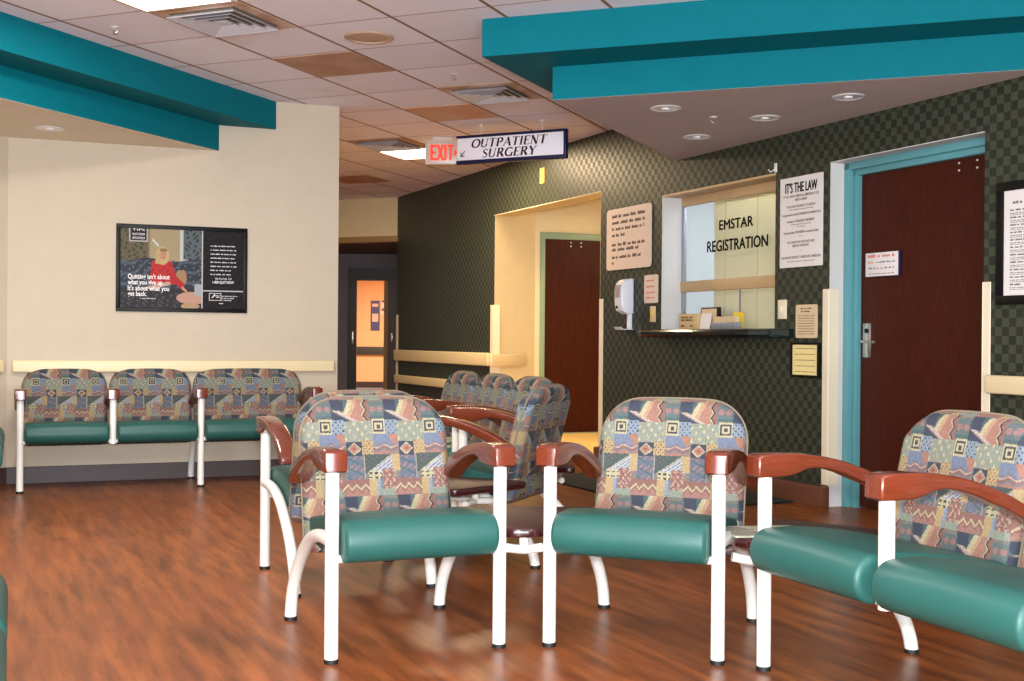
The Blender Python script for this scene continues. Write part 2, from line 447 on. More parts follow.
# baseboards
g = G(); g.box(-2.25, 0, -.012, 0, 0, .115, .003, 1); struct(g.obj('baseboard_back', 'baseboard_dark', None, loc=OA, rotz=RA))
g = G(); g.box(0, .012, -11, 0, 0, .115, .003, 1); struct(g.obj('baseboard_left', 'baseboard_dark', None, loc=cnr, rotz=WL))
g = G(); g.box(.0, 2.87, -.07, 0, .0, .125, .006, 2); struct(g.obj('baseboard_right', 'plinth_wood', None, loc=OB, rotz=RB))
g = G(); g.box(4.15, 9, -.02, 0, .0, .115, .004, 1); struct(g.obj('baseboard_right', 'plinth_wood', None, loc=OB, rotz=RB))
g = G(); g.box(-5.15, -2.26, -.02, 0, .0, .115, .004, 1); struct(g.obj('baseboard_right', 'baseboard_dark', None, loc=OB, rotz=RB))

# stepped soffits
def plan(pts, z0, z1, m_side, m_bot, name):
    """drywall soffit: painted faces and a plain underside in one thing"""
    root = bpy.data.objects.new(name, None); COL.objects.link(root); root['kind'] = 'structure'
    return root
def soffit(root, nm, pts, z0, z1, m_face, m_under, t=.0008):
    G().prism(pts, z0 + t, z1).obj(nm + '_face', m_face, root, 0)
    G().prism(pts, z0, z0 + t).obj(nm + '_underside', m_under, root, 0)
dC = Vector((math.sin(CD), math.cos(CD), 0))
rs = plan(None, 0, 0, 0, 0, 'trim_1'); rs['label'] = 'stepped teal soffit above the registration window'
def hit_wall(a, e, into=.1):
    d = e - a; n = BY; return a + d * (((OB + BY * into) - a).dot(n) / d.dot(n))
a = Vector((-.172, 6.412, 0)); e = hit_wall(a, Vector((2.335, 5.526, 0)))
soffit(rs, 'upper_step', [a, e, PB(.64, .1)], 2.5, H - .001, 'soffit_teal', 'soffit_teal')
a = Vector((.212, 6.644, 0)); e = hit_wall(a, Vector((2.46, 5.815, 0)))
soffit(rs, 'lower_step', [a, e, PB(1.03, .1)], 2.318, 2.5, 'soffit_teal', 'soffit_under')
ls = plan(None, 0, 0, 0, 0, 'trim_2'); ls['label'] = 'stepped teal soffit above the wall chairs'
a = PA(-.466); b = a - dC * 9; soffit(ls, 'upper_step', [a, cnr + AY * 0 + Vector((0, 0, 0)), cnr + dL * 11, b], 2.5, H - .001, 'soffit_teal', 'soffit_teal')
a = PA(-.871); b = a - dC * 9; soffit(ls, 'lower_step', [a, cnr, cnr + dL * 11, b], 2.318, 2.5, 'soffit_teal', 'soffit_under_left')

# alcove beyond the opening
A1 = PB(-2.233, .013); A2 = Vector((.238, 12.64, 0)); ax = Vector((.925, .379, 0)); A3 = A2 + ax * 3.4
def wallseg(name, p, q, z0, z1, m, th=.1, side=1):
    d = (q - p); L = d.length; ang = math.atan2(d.y, d.x)
    g = G(); g.box(0, L, 0, th * side, z0, z1) if side > 0 else g.box(0, L, -th, 0, z0, z1)
    return struct(g.obj(name, m, None, 0, loc=p, rotz=ang))
wallseg('wall_alcove_left', A1, A2, 0, 2.5, 'alcove_wall', .01)
wallseg('wall_alcove_back', A2, A3, 0, 2.5, 'alcove_wall')
wallseg('wall_alcove_right', A3, PB(.6, .22), 0, 2.5, 'alcove_wall')
g = G(); g.box(-2.3, 3.6, .22, 4.2, 2.5, 2.54); ca = struct(g.obj('ceiling', 'alcove_wall', None, 0, loc=OB, rotz=RB))
g = G(); g.prism([A1, A2, A3, PB(.5, .2), PB(-.032, .01)], 0.001, .006); struct(g.obj('floor', 'alcove_floor', None, 0))
g = G(); g.box(-2.233, -.032, .001, .222, 2.214, 2.22); g.box(-.037, -.032, .001, .222, 0, 2.22)
struct(g.obj('trim_3', 'alcove_wall', None, 0, loc=OB, rotz=RB))

# far corridor: header, lower ceiling, black door frame, lit passage
E0 = PB(-5.157)
hd = Vector((-math.cos(CD), math.sin(CD), 0)); hr = math.atan2(-hd.y, -hd.x)
g = G(); g.box(-3.2, .3, 0, .15, 2.2, H)
struct(g.obj('wall_header', 'beige_wall', None, 0, loc=E0, rotz=hr))
g = G(); g.box(-3.2, .3, -.012, .16, 2.165, 2.235, .004); struct(g.obj('trim_4', 'header_trim', None, loc=E0, rotz=hr))
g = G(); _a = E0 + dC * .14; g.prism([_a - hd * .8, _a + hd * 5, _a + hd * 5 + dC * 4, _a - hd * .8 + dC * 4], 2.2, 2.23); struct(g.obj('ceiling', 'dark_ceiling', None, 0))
g = G()
g.box(-5, -2.36, 17.3, 17.4, 0, 2.26); g.box(-2.36, -.6, 17.3, 17.4, 2.0, 2.26); g.box(-.6, 3, 17.3, 17.4, 0, 2.26)
struct(g.obj('wall_far', 'grey_wall', None, 0))
g = G(); g.box(-1.62, -1.5, 15.0, 25, 0, 2.26); g = G(); g.box(-3.4, -3.3, 17.4, 24.2, 0, 2.6); g.box(-.5, -.4, 17.4, 24.2, 0, 2.6)
struct(g.obj('wall_passage', 'peach_wall', None, 0))
g = G(); g.box(-3.4, -.4, 24.1, 24.2, 0, 2.6); struct(g.obj('wall_passage', 'peach_wall', None, 0))
g = G(); g.box(-3.4, -.4, 17.4, 24.2, 2.6, 2.64); struct(g.obj('ceiling', 'peach_wall', None, 0))
g = G(); g.box(-3.3, -.5, 24.06, 24.1, 0, .12); struct(g.obj('baseboard_far', 'baseboard_dark', None, 0))
t = thing('wall_handrail', 'slate grey handrail on the peach wall seen through the far door', 'handrail', (-2.0, 24.1, 0))
G().box(-1.2, .9, -.07, -.03, .66, .82, .012).obj('rail', 'slate_rail', t); G().box(-1.0, -.95, -.03, 0, .7, .78).obj('bracket', 'slate_rail', t); G().box(.6, .65, -.03, 0, .7, .78).obj('bracket', 'slate_rail', t)
t = thing('wall_poster', 'narrow blue poster on the peach wall beyond the far door', 'poster', (-2.74, 24.1, 1.74))
G().box(-.09, .09, -.01, 0, -.60, 0).obj('sheet', 'poster_blue', t); G().box(-.06, .06, -.013, -.01, -.12, -.06).obj('heading', 'paper_pink', t); G().box(-.06, .06, -.013, -.01, -.42, -.26).obj('picture', 'paper_pink', t)
t = thing('wall_poster', 'smaller framed leaflets beside the narrow blue poster beyond the far door', 'poster', (-2.55, 24.1, 1.76))
G().box(-.07, .07, -.01, 0, -.30, 0).obj('sheet', 'paper_white', t); G().box(-.06, .06, -.014, -.01, -.05, -.01).obj('heading', 'poster_blue', t); G().box(-.06, .06, -.014, -.01, -.22, -.17).obj('heading', 'poster_blue', t)
t = thing('door_1', 'far black door frame with a dark open door at the end of the corridor', 'door', (-2.36, 17.3, 0)); struct(t)
g = G(); g.box(0, .02, -.03, .1, 0, 2.0); g.box(.02, 1.76, -.03, .1, 1.82, 2.0); g.obj('door_frame', 'black_door', t)
G().box(.52, .575, -.03, .1, 0, 1.82).obj('jamb', 'jamb_tan', t)
G().box(.01, .13, -.04, -.0, 0, 1.82).obj('door_leaf', 'black_door', t)
G().box(.06, .09, -.06, -.04, .90, 1.09, .006).obj('door_handle', 'steel', t)
G().box(.575, 1.3, -.01, .04, 0, 1.82).obj('door_leaf', 'dark_door', t)
G().box(.62, .65, -.04, -.01, .93, 1.07, .006).obj('door_handle', 'steel', t)

# alcove door
RAk = math.atan2(.379, .925)
t = thing('door_2', None, 'door', A2, RAk); del t['label']; struct(t)
g = G(); g.box(.055, .106, -.02, .02, 0, 2.126, .003); g.box(.106, 1.03, -.02, .02, 2.055, 2.126, .003); g.box(1.03, 1.08, -.02, .02, 0, 2.126, .003); g.obj('door_frame', 'sage_frame', t)
G().box(.106, 1.03, -.008, .02, .012, 2.055).obj('door_leaf', 'door_veneer', t)
G().box(.04, 1.1, -.06, 0, 0, .012, .003).obj('threshold', 'sage_frame', t)
g = G()
for xx in (.40, .52): 
    for zz in (1.98, 2.02): g.box(xx, xx + .012, -.012, -.008, zz, zz + .012)
g.obj('screw_heads', 'silver_ring', t)
t = thing('wall_handrail', 'short cream bumper rail on the yellow alcove wall', 'handrail', A1, math.atan2((A2 - A1).y, (A2 - A1).x))
G().box(-.1, .62, -.04, -.004, .725, .85, .012).obj('rail', 'rail_cream', t)

# service window
g = G(); g.box(.923, .929, .001, .221, 1.05, 2.083); g.box(.923, 2.315, .001, .221, 1.045, 1.056)
struct(g.obj('trim_5', 'white_trim', None, 0, loc=OB, rotz=RB))
g = G(); g.box(.923, 2.315, .001, .23, 2.068, 2.083); struct(g.obj('trim_6', 'window_wood', None, 0, loc=OB, rotz=RB))
t = thing('window_1', None, 'window', OB, RB); del t['label']; struct(t)
g = G(); g.box(.929, 2.309, .165, .2, 2.005, 2.07, .004); g.box(.929, 2.309, .160, .205, 1.36, 1.44, .006); g.obj('sash_rail', 'window_wood', t)
g = G(); g.box(.929, .955, .17, .2, 1.056, 2.02, .003); g.box(2.285, 2.309, .17, .2, 1.056, 2.02, .003); g.box(1.66, 1.67, .182, .192, 1.056, 1.37); g.obj('window_frame', 'frame_grey', t)
g = G(); g.box(.95, 2.29, .184, .188, 1.056, 2.02); g.obj('window_pane', 'window_glass', t)
g = heavy('EMSTAR', .098, 1.65, 1.788, .158, G(), .405, .004); heavy('REGISTRATION', .112, 1.658, 1.638, .158, g, .725, .004)
rows(g, 'lettering', 'ink_black', t)
t = thing('window_blind', 'cream slatted blind hanging behind the registration window', 'blind', PB(1.22, .27), RB)
g = G()
for k in range(44):
    z = 1.07 + k * .0218
    g.side([(-.005, z - .011), (.005, z + .0125), (.0065, z + .012), (-.0035, z - .0115)], 0, 1.06)
g.obj('slats', 'blind_cream', t, 0)
G().box(0, 1.06, -.02, .02, 2.02, 2.06, .004).obj('headrail', 'blind_cream', t)
g = G(); [g.tube([(x, -.014, 1.07), (x, -.014, 2.03)], .0015, 6) for x in (.16, .55, .92)]; g.obj('ladder_cords', 'paper_tan', t)
# the office behind it
g = G(); g.box(.5, 2.9, 1.4, 1.45, 0, H - .1); g.box(.45, .5, .24, 1.45, 0, H - .1); g.box(2.9, 2.95, .24, 1.45, 0, H - .1); g.box(.45, 2.95, .24, 1.45, 2.55, 2.6)
struct(g.obj('wall_office', 'office_wall', None, 0, loc=OB, rotz=RB))
t = thing('transaction_shelf', 'dark green bullnose shelf under the registration window', 'shelf', PB(.935, 0, 0), RB)
g = G(); g.side([(.0, 1.02), (-.17, 1.02), (-.19, 1.026), (-.2, 1.04), (-.2, 1.058), (-.19, 1.072), (-.17, 1.078), (.16, 1.078), (.16, 1.056), (0, 1.056)], .02, 1.37, .004); g.obj('shelf_top', 'shelf_green', t)
G().side([(.0, 1.02), (-.17, 1.02), (-.19, 1.026), (-.2, 1.04), (-.2, 1.058), (-.19, 1.072), (-.17, 1.078), (0, 1.078)], -.02, 1.58, .012).obj('shelf_nose', 'shelf_green', t)
def holder(name, s, into, z, wdt, dep, hgt, m, label, cat, lines, tilt=0, fn=None):
    t = thing(name, label, cat, PB(s, into, z), RB)
    return t
t = thing('card_box', 'tan cardboard box with dark printing on the registration shelf', 'box', PB(1.215, .085, 1.078), RB)
G().box(-.12, .12, -.035, .035, 0, .115, .003).obj('carton', 'cardboard', t)
g = G(); rnd = random.Random(3)
for z in (.082, .062): bars(g, -.09, .08, z, .015, -.0365, rnd)
bars(g, -.09, -.04, .02, .016, -.0365, rnd); bars(g, .03, .07, .02, .016, -.0365, rnd)
rows(g, 'printing', 'ink_brown', t)
t = thing('card_holder', 'black slanted tray with a paper behind the cardboard box', 'tray', PB(1.37, .14, 1.078), RB)
G().side([(-.02, 0), (.0, .16), (.008, .16), (.015, 0)], -.12, .12).obj('tray', 'black_frame', t); G().side([(-.015, .05), (-.008, .15), (-.005, .15), (-.012, .05)], -.10, .09).obj('paper', 'paper_tan', t)
t = thing('notice_card', 'small white card leaning between the box and the yellow pad', 'card', PB(1.425, .06, 1.078), RB)
G().side([(-.01, .0), (.012, .115), (.015, .115), (-.007, .0)], -.065, .065).obj('card', 'paper_white', t); G().box(-.05, .05, .0, .03, 0, .006).obj('easel', 'paper_white', t)
t = thing('leaflet_rack', 'low clear rack of leaflets on the registration shelf', 'rack', PB(1.64, .09, 1.078), RB)
G().box(-.15, .15, -.03, .03, 0, .05, .004).obj('rack', 'frame_grey', t); g = G(); [g.box(-.13 + k * .055, -.085 + k * .055, -.02, .02, .01, .09) for k in range(5)]; g.obj('leaflets', 'paper_tan', t)
t = thing('note_pad', 'bright yellow pad standing in front of the blind', 'notepad', PB(1.70, .14, 1.078), RB)
G().side([(-.006, .0), (.01, .12), (.02, .12), (.008, .0)], -.06, .06).obj('pad', 'yellow_plastic', t); G().box(-.05, .05, -.012, .03, 0, .01).obj('stand', 'yellow_plastic', t)

# the main door
g = G(); g.box(2.852, 2.857, .001, .221, 0, 2.083); g.box(2.852, 4.064, .001, .221, 2.078, 2.083)
struct(g.obj('trim_7', 'white_trim', None, 0, loc=OB, rotz=RB))
t = thing('door_3', None, 'door', OB, RB); del t['label']; struct(t)
g = G(); g.box(2.857, 2.905, .10, .2, 0, 2.078, .003); g.box(2.905, 2.94, .13, .2, 0, 2.04, .003); g.box(2.857, 4.059, .10, .2, 2.035, 2.078, .003); g.box(2.905, 4.05, .13, .2, 2.0, 2.04, .003)
g.box(4.03, 4.059, .10, .2, 0, 2.078, .003); g.obj('door_frame', 'door_teal', t)
G().box(2.94, 4.03, .168, .2, .008, 2.01).obj('door_leaf', 'door_veneer', t)
hp = G().box(2.968, 3.035, .158, .168, .905, 1.11, .003).obj('handle_plate', 'steel', t)
g = G(); g.tube([(3.0, .158, 1.0), (3.0, .12, 1.0)], .009, 12); g.tube([(3.0, .12, 1.0), (3.06, .115, 1.0), (3.12, .12, .998)], [.008, .009, .007], 12); g.obj('door_handle', 'steel', hp)
g = G(); g.tube([(3.005, .158, 1.065), (3.005, .15, 1.065)], .014, 14); g.obj('lock_cylinder', 'black_frame', hp)
g = G()
for xx in (3.72, 3.85):
    for zz in (1.935, 1.975): g.tube([(xx, .168, zz), (xx, .164, zz)], .006, 8)
g.obj('screw_heads', 'silver_ring', t)
t = thing('door_sign', 'small white sign with red and black lines on the brown door', 'sign', PB(2.998, .168, 1.383), RB)
G().box(0, .285, -.016, 0, 0, .145, .002).obj('backing', 'navy_bar', t); G().box(0, .275, -.018, -.016, .004, .143, .001).obj('panel', 'paper_white', t)
g = G(); rnd = random.Random(5); bars(g, .02, .26, .115, .018, -.0185, rnd); bars(g, .10, .15, .045, .014, -.0185, rnd); rows(g, 'red_print', 'ink_red', t)
g = G(); bars(g, .02, .08, .082, .012, -.0185, rnd); rows(g, 'orange_print', 'ink_orange', t)
g = G(); bars(g, .095, .26, .082, .011, -.0185, rnd); bars(g, .03, .09, .047, .011, -.0185, rnd); bars(g, .16, .25, .047, .011, -.0185, rnd); bars(g, .03, .25, .016, .007, -.0185, rnd); rows(g, 'black_print', 'ink_grey', t)

# ------------------------------------------------------------------ wall fixtures on the patterned wall
def rail(label, s0, s1, z0, z1, grp=None):
    t = thing('wall_handrail', label, 'handrail', PB(s0, 0, 0), RB, grp)
    G().box(0, s1 - s0, -.045, -.012, z0, z1, .012, 3).obj('rail', 'rail_cream', t)
    n = max(2, int((s1 - s0) / .8))
    for k in range(n): x = .08 + k * (s1 - s0 - .2) / (n - 1); G().box(x, x + .04, -.014, 0, z0 + .02, z1 - .02).obj('bracket', 'rail_cream', t)
rail('upper cream bumper rail along the dark patterned wall left of the alcove', -5.14, -2.27, .727, .858)
rail('lower cream bumper rail along the dark patterned wall left of the alcove', -5.12, -2.27, .462, .559)
rail('cream bumper rail on the patterned wall right of the brown door', 4.115, 6.2, .743, .837)
def guard(label, s, zt, w0, w1, into):
    t = thing('corner_guard', label, 'corner guard', PB(s, 0, 0), RB)
    g = G(); g.box(w0, w1, -.006, 0, .13, zt, .002, 1); g.obj('front_flange', 'guard_cream', t)
    g = G(); g.box(into[0], into[1], -.006, .07, .13, zt, .002, 1); g.obj('side_flange', 'guard_cream', t)
guard('cream corner guard on the left edge of the alcove opening', -2.233, 1.333, -.06, 0, (0, .006))
guard('cream corner guard on the right edge of the alcove opening', -.032, 1.333, 0, .06, (-.006, 0))
guard('cream corner guard at the far end of the dark patterned wall', -5.157, 1.28, 0, .06, (-.006, 0))
guard('cream corner guard left of the teal framed door', 2.852, 1.317, -.055, 0, (0, .006))
guard('cream corner guard right of the brown door', 4.064, 1.31, 0, .05, (-.006, 0))
def notice(name, label, cat, s0, s1, z0, z1, paper, r=.012, frame=None, th=.008):
    t = thing(name, label, cat, PB(s0, -.003, z0), RB); W_ = s1 - s0; H_ = z1 - z0
    if frame:
        f_ = frame
        g = G(); g.box(0, W_, -.02, 0, 0, f_, .002); g.box(0, W_, -.02, 0, H_ - f_, H_, .002); g.box(0, f_, -.02, 0, f_, H_ - f_, .002); g.box(W_ - f_, W_, -.02, 0, f_, H_ - f_, .002)
        g.obj('frame', 'black_frame', t); G().box(f_, W_ - f_, -.01, -.002, f_, H_ - f_).obj('sheet', paper, t); return t, W_, H_, -.0105
    G().front(rrect(0, W_, 0, H_, r), -th, 0).obj('panel', paper, t); return t, W_, H_, -th - .0006
t, W_, H_, y = notice('notice_board', 'large pinkish notice board of dark lines beside the alcove', 'notice', .09, .785, 1.558, 2.045, 'paper_pink', .03)
g = G(); rnd = random.Random(11)
for z, fill in ((.415, 1), (.365, 1), (.315, 1), (.265, .4), (.19, 1), (.15, .9), (.09, .95), (.045, .15)): bars(g, .09, .61, z, .026, y, rnd, fill)
rows(g, 'printing', 'ink_brown', t)
t, W_, H_, y = notice('wall_sign', 'small pink sign with faint red lines above the thermostat', 'sign', .69, .885, 1.28, 1.495, 'paper_pink', .015)
g = G(); rnd = random.Random(2)
for z in (.165, .12, .075, .035): bars(g, .03, .165, z, .014, y, rnd)
rows(g, 'printing', 'ink_red', t)
t = thing('wall_thermostat', 'slim tan control plate below the small pink sign', 'control plate', PB(.78, 0, 1.136), RB)
G().box(0, .07, -.012, 0, 0, .12, .004).obj('plate', 'paper_tan', t); G().box(.02, .05, -.018, -.012, .035, .085, .003).obj('button', 'tape_yellow', t)
t = thing('switch_plate', 'cream switch plate right of the registration window', 'switch', PB(2.36, 0, 1.14), RB)
G().box(0, .085, -.012, 0, 0, .123, .004).obj('plate', 'guard_cream', t); G().box(.034, .05, -.026, -.012, .045, .08, .003).obj('toggle', 'guard_cream', t)
t, W_, H_, y = notice('wall_sign', 'tan notice with brown heading above the black framed yellow notice', 'sign', 2.545, 2.75, 1.02, 1.227, 'paper_tan', .012)
g = G(); rnd = random.Random(4)
for z in (.178, .160): bars(g, .05, .16, z, .011, y, rnd)
for k in range(8): bars(g, .025, .185, .135 - k * .016, .006, y, rnd)
rows(g, 'printing', 'ink_brown', t)
t, W_, H_, y = notice('framed_notice', 'yellow notice in a thin black frame below the tan notice', 'framed notice', 2.506, 2.782, .777, .992, 'paper_yellow', frame=.014)
g = G(); rnd = random.Random(6)
for k in range(5): bars(g, .04, .235, .175 - k * .036, .006, y, rnd)
rows(g, 'printing', 'ink_brown', t)
t, W_, H_, y = notice('law_poster', 'tall pinkish white poster headed ITS THE LAW beside the window', 'poster', 2.374, 2.794, 1.464, 2.031, 'paper_white', .004, th=.005)
g = heavy("IT'S THE LAW", .088, W_ / 2, H_ - .098, y, G(), .312, .003)
def tl(s, z, wd, hgt=.018, b=.01): text(s, hgt, W_ / 2, z, y, g, 'CENTER', width=wd, bold=b)
tl('IF YOU HAVE A MEDICAL EMERGENCY OR', .440, .35, .022, .02); tl('ARE IN LABOR', .416, .12, .022, .02)
tl('YOU HAVE THE RIGHT TO RECEIVE', .375, .28, .02, .02); tl("within the capabilities of this hospital's staff and facilities", .359, .24, .011)
tl('An appropriate medical SCREENING EXAMINATION', .325, .38, .02, .02); tl('Necessary STABILIZING TREATMENT', .282, .27, .02, .02); tl('including treatment for an unborn child', .265, .2, .011); tl('and if necessary', .25, .08, .011)
tl('An appropriate TRANSFER to another facility', .212, .345, .02, .02); tl('even if', .19, .03, .011)
tl('YOU CANNOT PAY OR DO NOT HAVE', .15, .27, .02, .02); tl('MEDICAL INSURANCE', .128, .16, .02, .02); tl('or', .1, .012, .011)
tl('YOU ARE NOT ENTITLED TO MEDICARE OR MEDICAID', .055, .39, .021, .02); tl('This hospital does participate in the Medicaid program', .034, .27, .011)
rows(g, 'lettering', 'ink_black', t)
t, W_, H_, y = notice('framed_notice', 'large white document in a thick black frame right of the door', 'framed notice', 4.16, 4.70, 1.191, 1.803, 'paper_white', frame=.045)
g = G(); rnd = random.Random(8)
bars(g, .10, .44, .50, .014, y, rnd)
for k in range(11):
    z = .465 - k * .037; bars(g, .085, .085 + rnd.uniform(.06, .16), z, .009, y, rnd); bars(g, .085, .47, z - .014, .005, y, rnd); bars(g, .085, .40, z - .022, .004, y, rnd)
rows(g, 'printing', 'ink_black', t)
t = thing('soap_dispenser', 'white wall hand sanitizer dispenser with a drip tray arm', 'dispenser', PB(.46, 0, 0), RB)
G().side([(0, 1.205), (-.05, 1.20), (-.095, 1.225), (-.11, 1.27), (-.112, 1.38), (-.10, 1.44), (-.07, 1.468), (-.02, 1.478), (0, 1.475)], -.06, .06, .012).obj('housing', 'dispenser_white', t)
G().side([(-.1135, 1.33), (-.113, 1.40), (-.106, 1.43), (-.109, 1.432), (-.1165, 1.40), (-.1165, 1.33)], -.035, .035).obj('refill_window', 'dispenser_window', t)
G().box(-.03, -.01, -.115, -.105, 1.245, 1.265, .003).obj('sensor', 'ink_black', t)
g = G(); g.box(-.0, .035, -.03, -.0, 1.085, 1.21, .004); g.obj('arm', 'dispenser_white', t)
g = G(); g.side([(0, 1.085), (-.09, 1.085), (-.11, 1.10), (-.115, 1.10), (-.095, 1.078), (0, 1.078)], -.06, .05); g.obj('drip_tray', 'dispenser_white', t)
tag(G().box(-1.19, -1.10, -.003, 0, 2.41, 2.55, .001, 1).obj('tape_strip', 'tape_yellow', None, loc=OB, rotz=RB), 'strip of yellow tape on the wallpaper above the alcove', 'tape')
t = thing('ceiling_hook', 'small white hook on the wall at the top corner of the window', 'hook', PB(2.31, 0, 2.085), RB)
G().box(0, .02, -.012, 0, 0, .06, .003).obj('plate', 'white_metal', t); G().tube([(.01, -.012, .02), (.0, -.04, .0), (-.02, -.04, .02)], .004, 8).obj('hook', 'white_metal', t)
tag(G().box(.78, 2.63, -1.0, -.08, 0.001, .014, .004).obj('floor_mat', 'black_mat', None, loc=OB, rotz=RB), 'black rubber mat on the floor in front of the registration window', 'mat')

# ------------------------------------------------------------------ rails on the cream walls
t = thing('wall_handrail', 'long cream bumper rail behind the row of wall chairs', 'handrail', PA(-2.218), RA)
G().box(0, 2.187, -.045, -.012, .748, .831, .012, 3).obj('rail', 'rail_cream', t)
for x in (.2, 1.1, 1.95): G().box(x, x + .04, -.014, 0, .765, .815).obj('bracket', 'rail_cream', t)
t = thing('wall_handrail', 'cream bumper rail at the far left edge of the photo', 'handrail', cnr, WL)
G().box(.012, .045, -2.2, -.04, .748, .831, .012, 3).obj('rail', 'rail_cream', t)
for x in (-.3, -1.2, -2.0): G().box(0, .014, x, x + .04, .765, .815).obj('bracket', 'rail_cream', t)

# ------------------------------------------------------------------ woven pattern of the chair backs
def paint(x, y):
    """colour of the upholstery at x across, y down (units of about 0.79 mm); one motif repeats every 240 across / 435 down"""
    x = np.asarray(x, float).copy(); y = np.asarray(y, float).copy()
    j = np.floor((y - 50) / 435); x -= 45 * j; y -= 435 * j
    out = np.zeros(x.shape + (3,)); out[...] = (128, 120, 104)
    X = lambda x0: np.mod(x - x0, 240)
    def R(x0, x1, y0, y1): return (X(x0) < x1 - x0) & (y >= y0) & (y < y1)
    def put(m_, c_): out[m_] = c_
    tri = lambda t: np.abs(np.mod(t, 2) - 1)
    NAVY = (38, 50, 78); TEAL = (58, 98, 98); SAL = (190, 118, 90); CRM = (214, 198, 138); BLU = (112, 130, 164); LBL = (136, 158, 176)
    PGR = (146, 160, 134); OCH = (206, 168, 98); BRK = (158, 92, 76); MAU = (140, 108, 112); DGR = (56, 82, 76)
    put(R(115, 172, 50, 98), NAVY); m = R(115, 172, 50, 98); dx = X(115); put(m & ((dx - 50) ** 2 + (y - 60) ** 2 > 52 ** 2), TEAL)
    m = R(115, 236, 98, 150); k = (y - 98) - dx * .55; put(m, TEAL); put(m & (k > 0), NAVY); put(m & (k > -20) & (k <= 0), (206, 180, 160)); put(m & (k > -4) & (k <= 2), (110, 80, 80))
    m = R(172, 236, 50, 150); dx = X(172); fr = dx + (y - 50) * .45; m2 = m & ((y - 98) - X(115) * .55 < -18)
    put(m2, TEAL); put(m2 & (fr > 26), CRM); put(m2 & (fr > 48), (212, 158, 110)); put(m2 & (fr > 66), SAL)
    m = R(232, 292, 50, 150); zz = X(232) - 20 - 16 * tri(y / 24.); put(m, SAL); put(m & (zz > 0), CRM); put(m & (zz > 5), (34, 34, 48)); put(m & (zz > 13), BRK); put(m & (zz > 30), MAU)
    m = R(288, 357, 62, 136); put(m, (84, 112, 108)); 
    for cx in (18, 52): put(m & ((X(288) - cx) ** 2 + (y - 92) ** 2 < 13 ** 2), (176, 112, 104))
    put(m & (y > 122), TEAL)
    m = R(298, 360, 138, 206); dd = np.maximum(np.abs(X(298) - 31), np.abs(y - 172)); put(m, CRM); put(m & (dd < 25), (52, 52, 60)); put(m & (dd < 17), CRM); put(m & (dd < 9), (52, 52, 60))
    m = R(118, 173, 142, 206); put(m, LBL); put(m & (np.sin(X(118) * .28) * np.sin(y * .24) > .55), NAVY)
    m = R(173, 298, 148, 240); put(m, PGR); put(m & (np.sin(X(173) * .17 + .5) * np.cos(y * .11 + X(173) * .03) > .62), CRM); put(m & (np.sin(X(173) * .21 + 2) * np.cos(y * .16) > .86), SAL)
    m = R(298, 412, 206, 258); put(m, BLU); put(m & (X(298) + (206 - y) * .5 > 70), SAL)
    m = R(298, 412, 246, 296); wv_ = y - 252 - 6 * np.sin(X(298) * .09); put(m & (wv_ > 0), MAU); put(m & (wv_ > 8), (200, 180, 160)); put(m & (wv_ > 14), BRK); put(m & (wv_ > 24), (110, 118, 136)); put(m & (wv_ > 32), SAL)
    m = R(177, 249, 240, 306); put(m, NAVY); dd = np.abs(X(177) - 36) + np.abs(y - 273) * 1.05; put(m & (dd < 32), CRM); put(m & (dd < 24), SAL); put(m & (dd < 10), (170, 70, 50))
    m = R(249, 298, 234, 300); put(m, OCH); put(m & (np.sin(X(249) * .33) * np.sin(y * .27) > .6), (90, 60, 60))
    m = R(258, 400, 297, 382); put(m, DGR); k = (y - 300) + (X(258) - 125) * .72; put(m & (k > -2), CRM)
    put(m & (k > 4) & (np.mod(k, 16) < 8), BLU); put(m & (k > 4) & (np.mod(k, 16) >= 8), (206, 206, 200)); put(m & (k < -22) & (np.sin(X(258) * .2) * np.sin(y * .3) > .5), (120, 88, 78))
    put(R(384, 419, 297, 376), OCH)
    m = R(178, 259, 306, 416); put(m, (92, 108, 136)); put(m & (np.mod(y + X(178) * .8, 26) < 7) & (np.sin(y * .11) > -.4), SAL); put(m & (np.mod(y - X(178) * .5, 44) < 8), TEAL); put(m & (X(178) > 74), (170, 164, 150))
    m = R(275, 334, 372, 412); put(m, CRM); put(m & (np.mod(X(275), 26) < 16) & (np.mod(y, 20) < 6), (40, 40, 44))
    m = R(275, 336, 410, 492); put(m, OCH); put(m & (X(275) > 38), LBL); put(m & (X(275) > 52), (120, 120, 140))
    m = R(335, 396, 364, 456); put(m, BRK); put(m & (np.sin(X(335) * .22 + np.sin(y * .1)) * np.cos(y * .16) > .4), (206, 150, 130)); put(m & (np.sin(X(335) * .3 + 1) * np.sin(y * .25) > .75), CRM)
    m = R(396, 516, 410, 482); put(m, BRK); zz = y - 432 - 22 * tri(X(396) / 20.); put(m & (np.abs(zz) < 5), CRM); put(m & (zz > 18), (184, 116, 96))
    m = R(320, 396, 456, 492); put(m, PGR)
    return out
def srgb2lin(a):
    a = a / 255.; return np.where(a <= .04045, a / 12.92, ((a + .055) / 1.055) ** 2.4)
def colour_attr(me, cols_per_face):
    at_ = me.attributes.new('weave', 'FLOAT_COLOR', 'CORNER')
    tot = np.zeros(len(me.polygons), int); me.polygons.foreach_get('loop_total', tot)
    c_ = np.repeat(np.concatenate([cols_per_face, np.ones((len(cols_per_face), 1))], 1), tot, axis=0).astype(np.float32)
    at_.data.foreach_set('color', c_.ravel())
SLOPE = math.tan(math.radians(13))
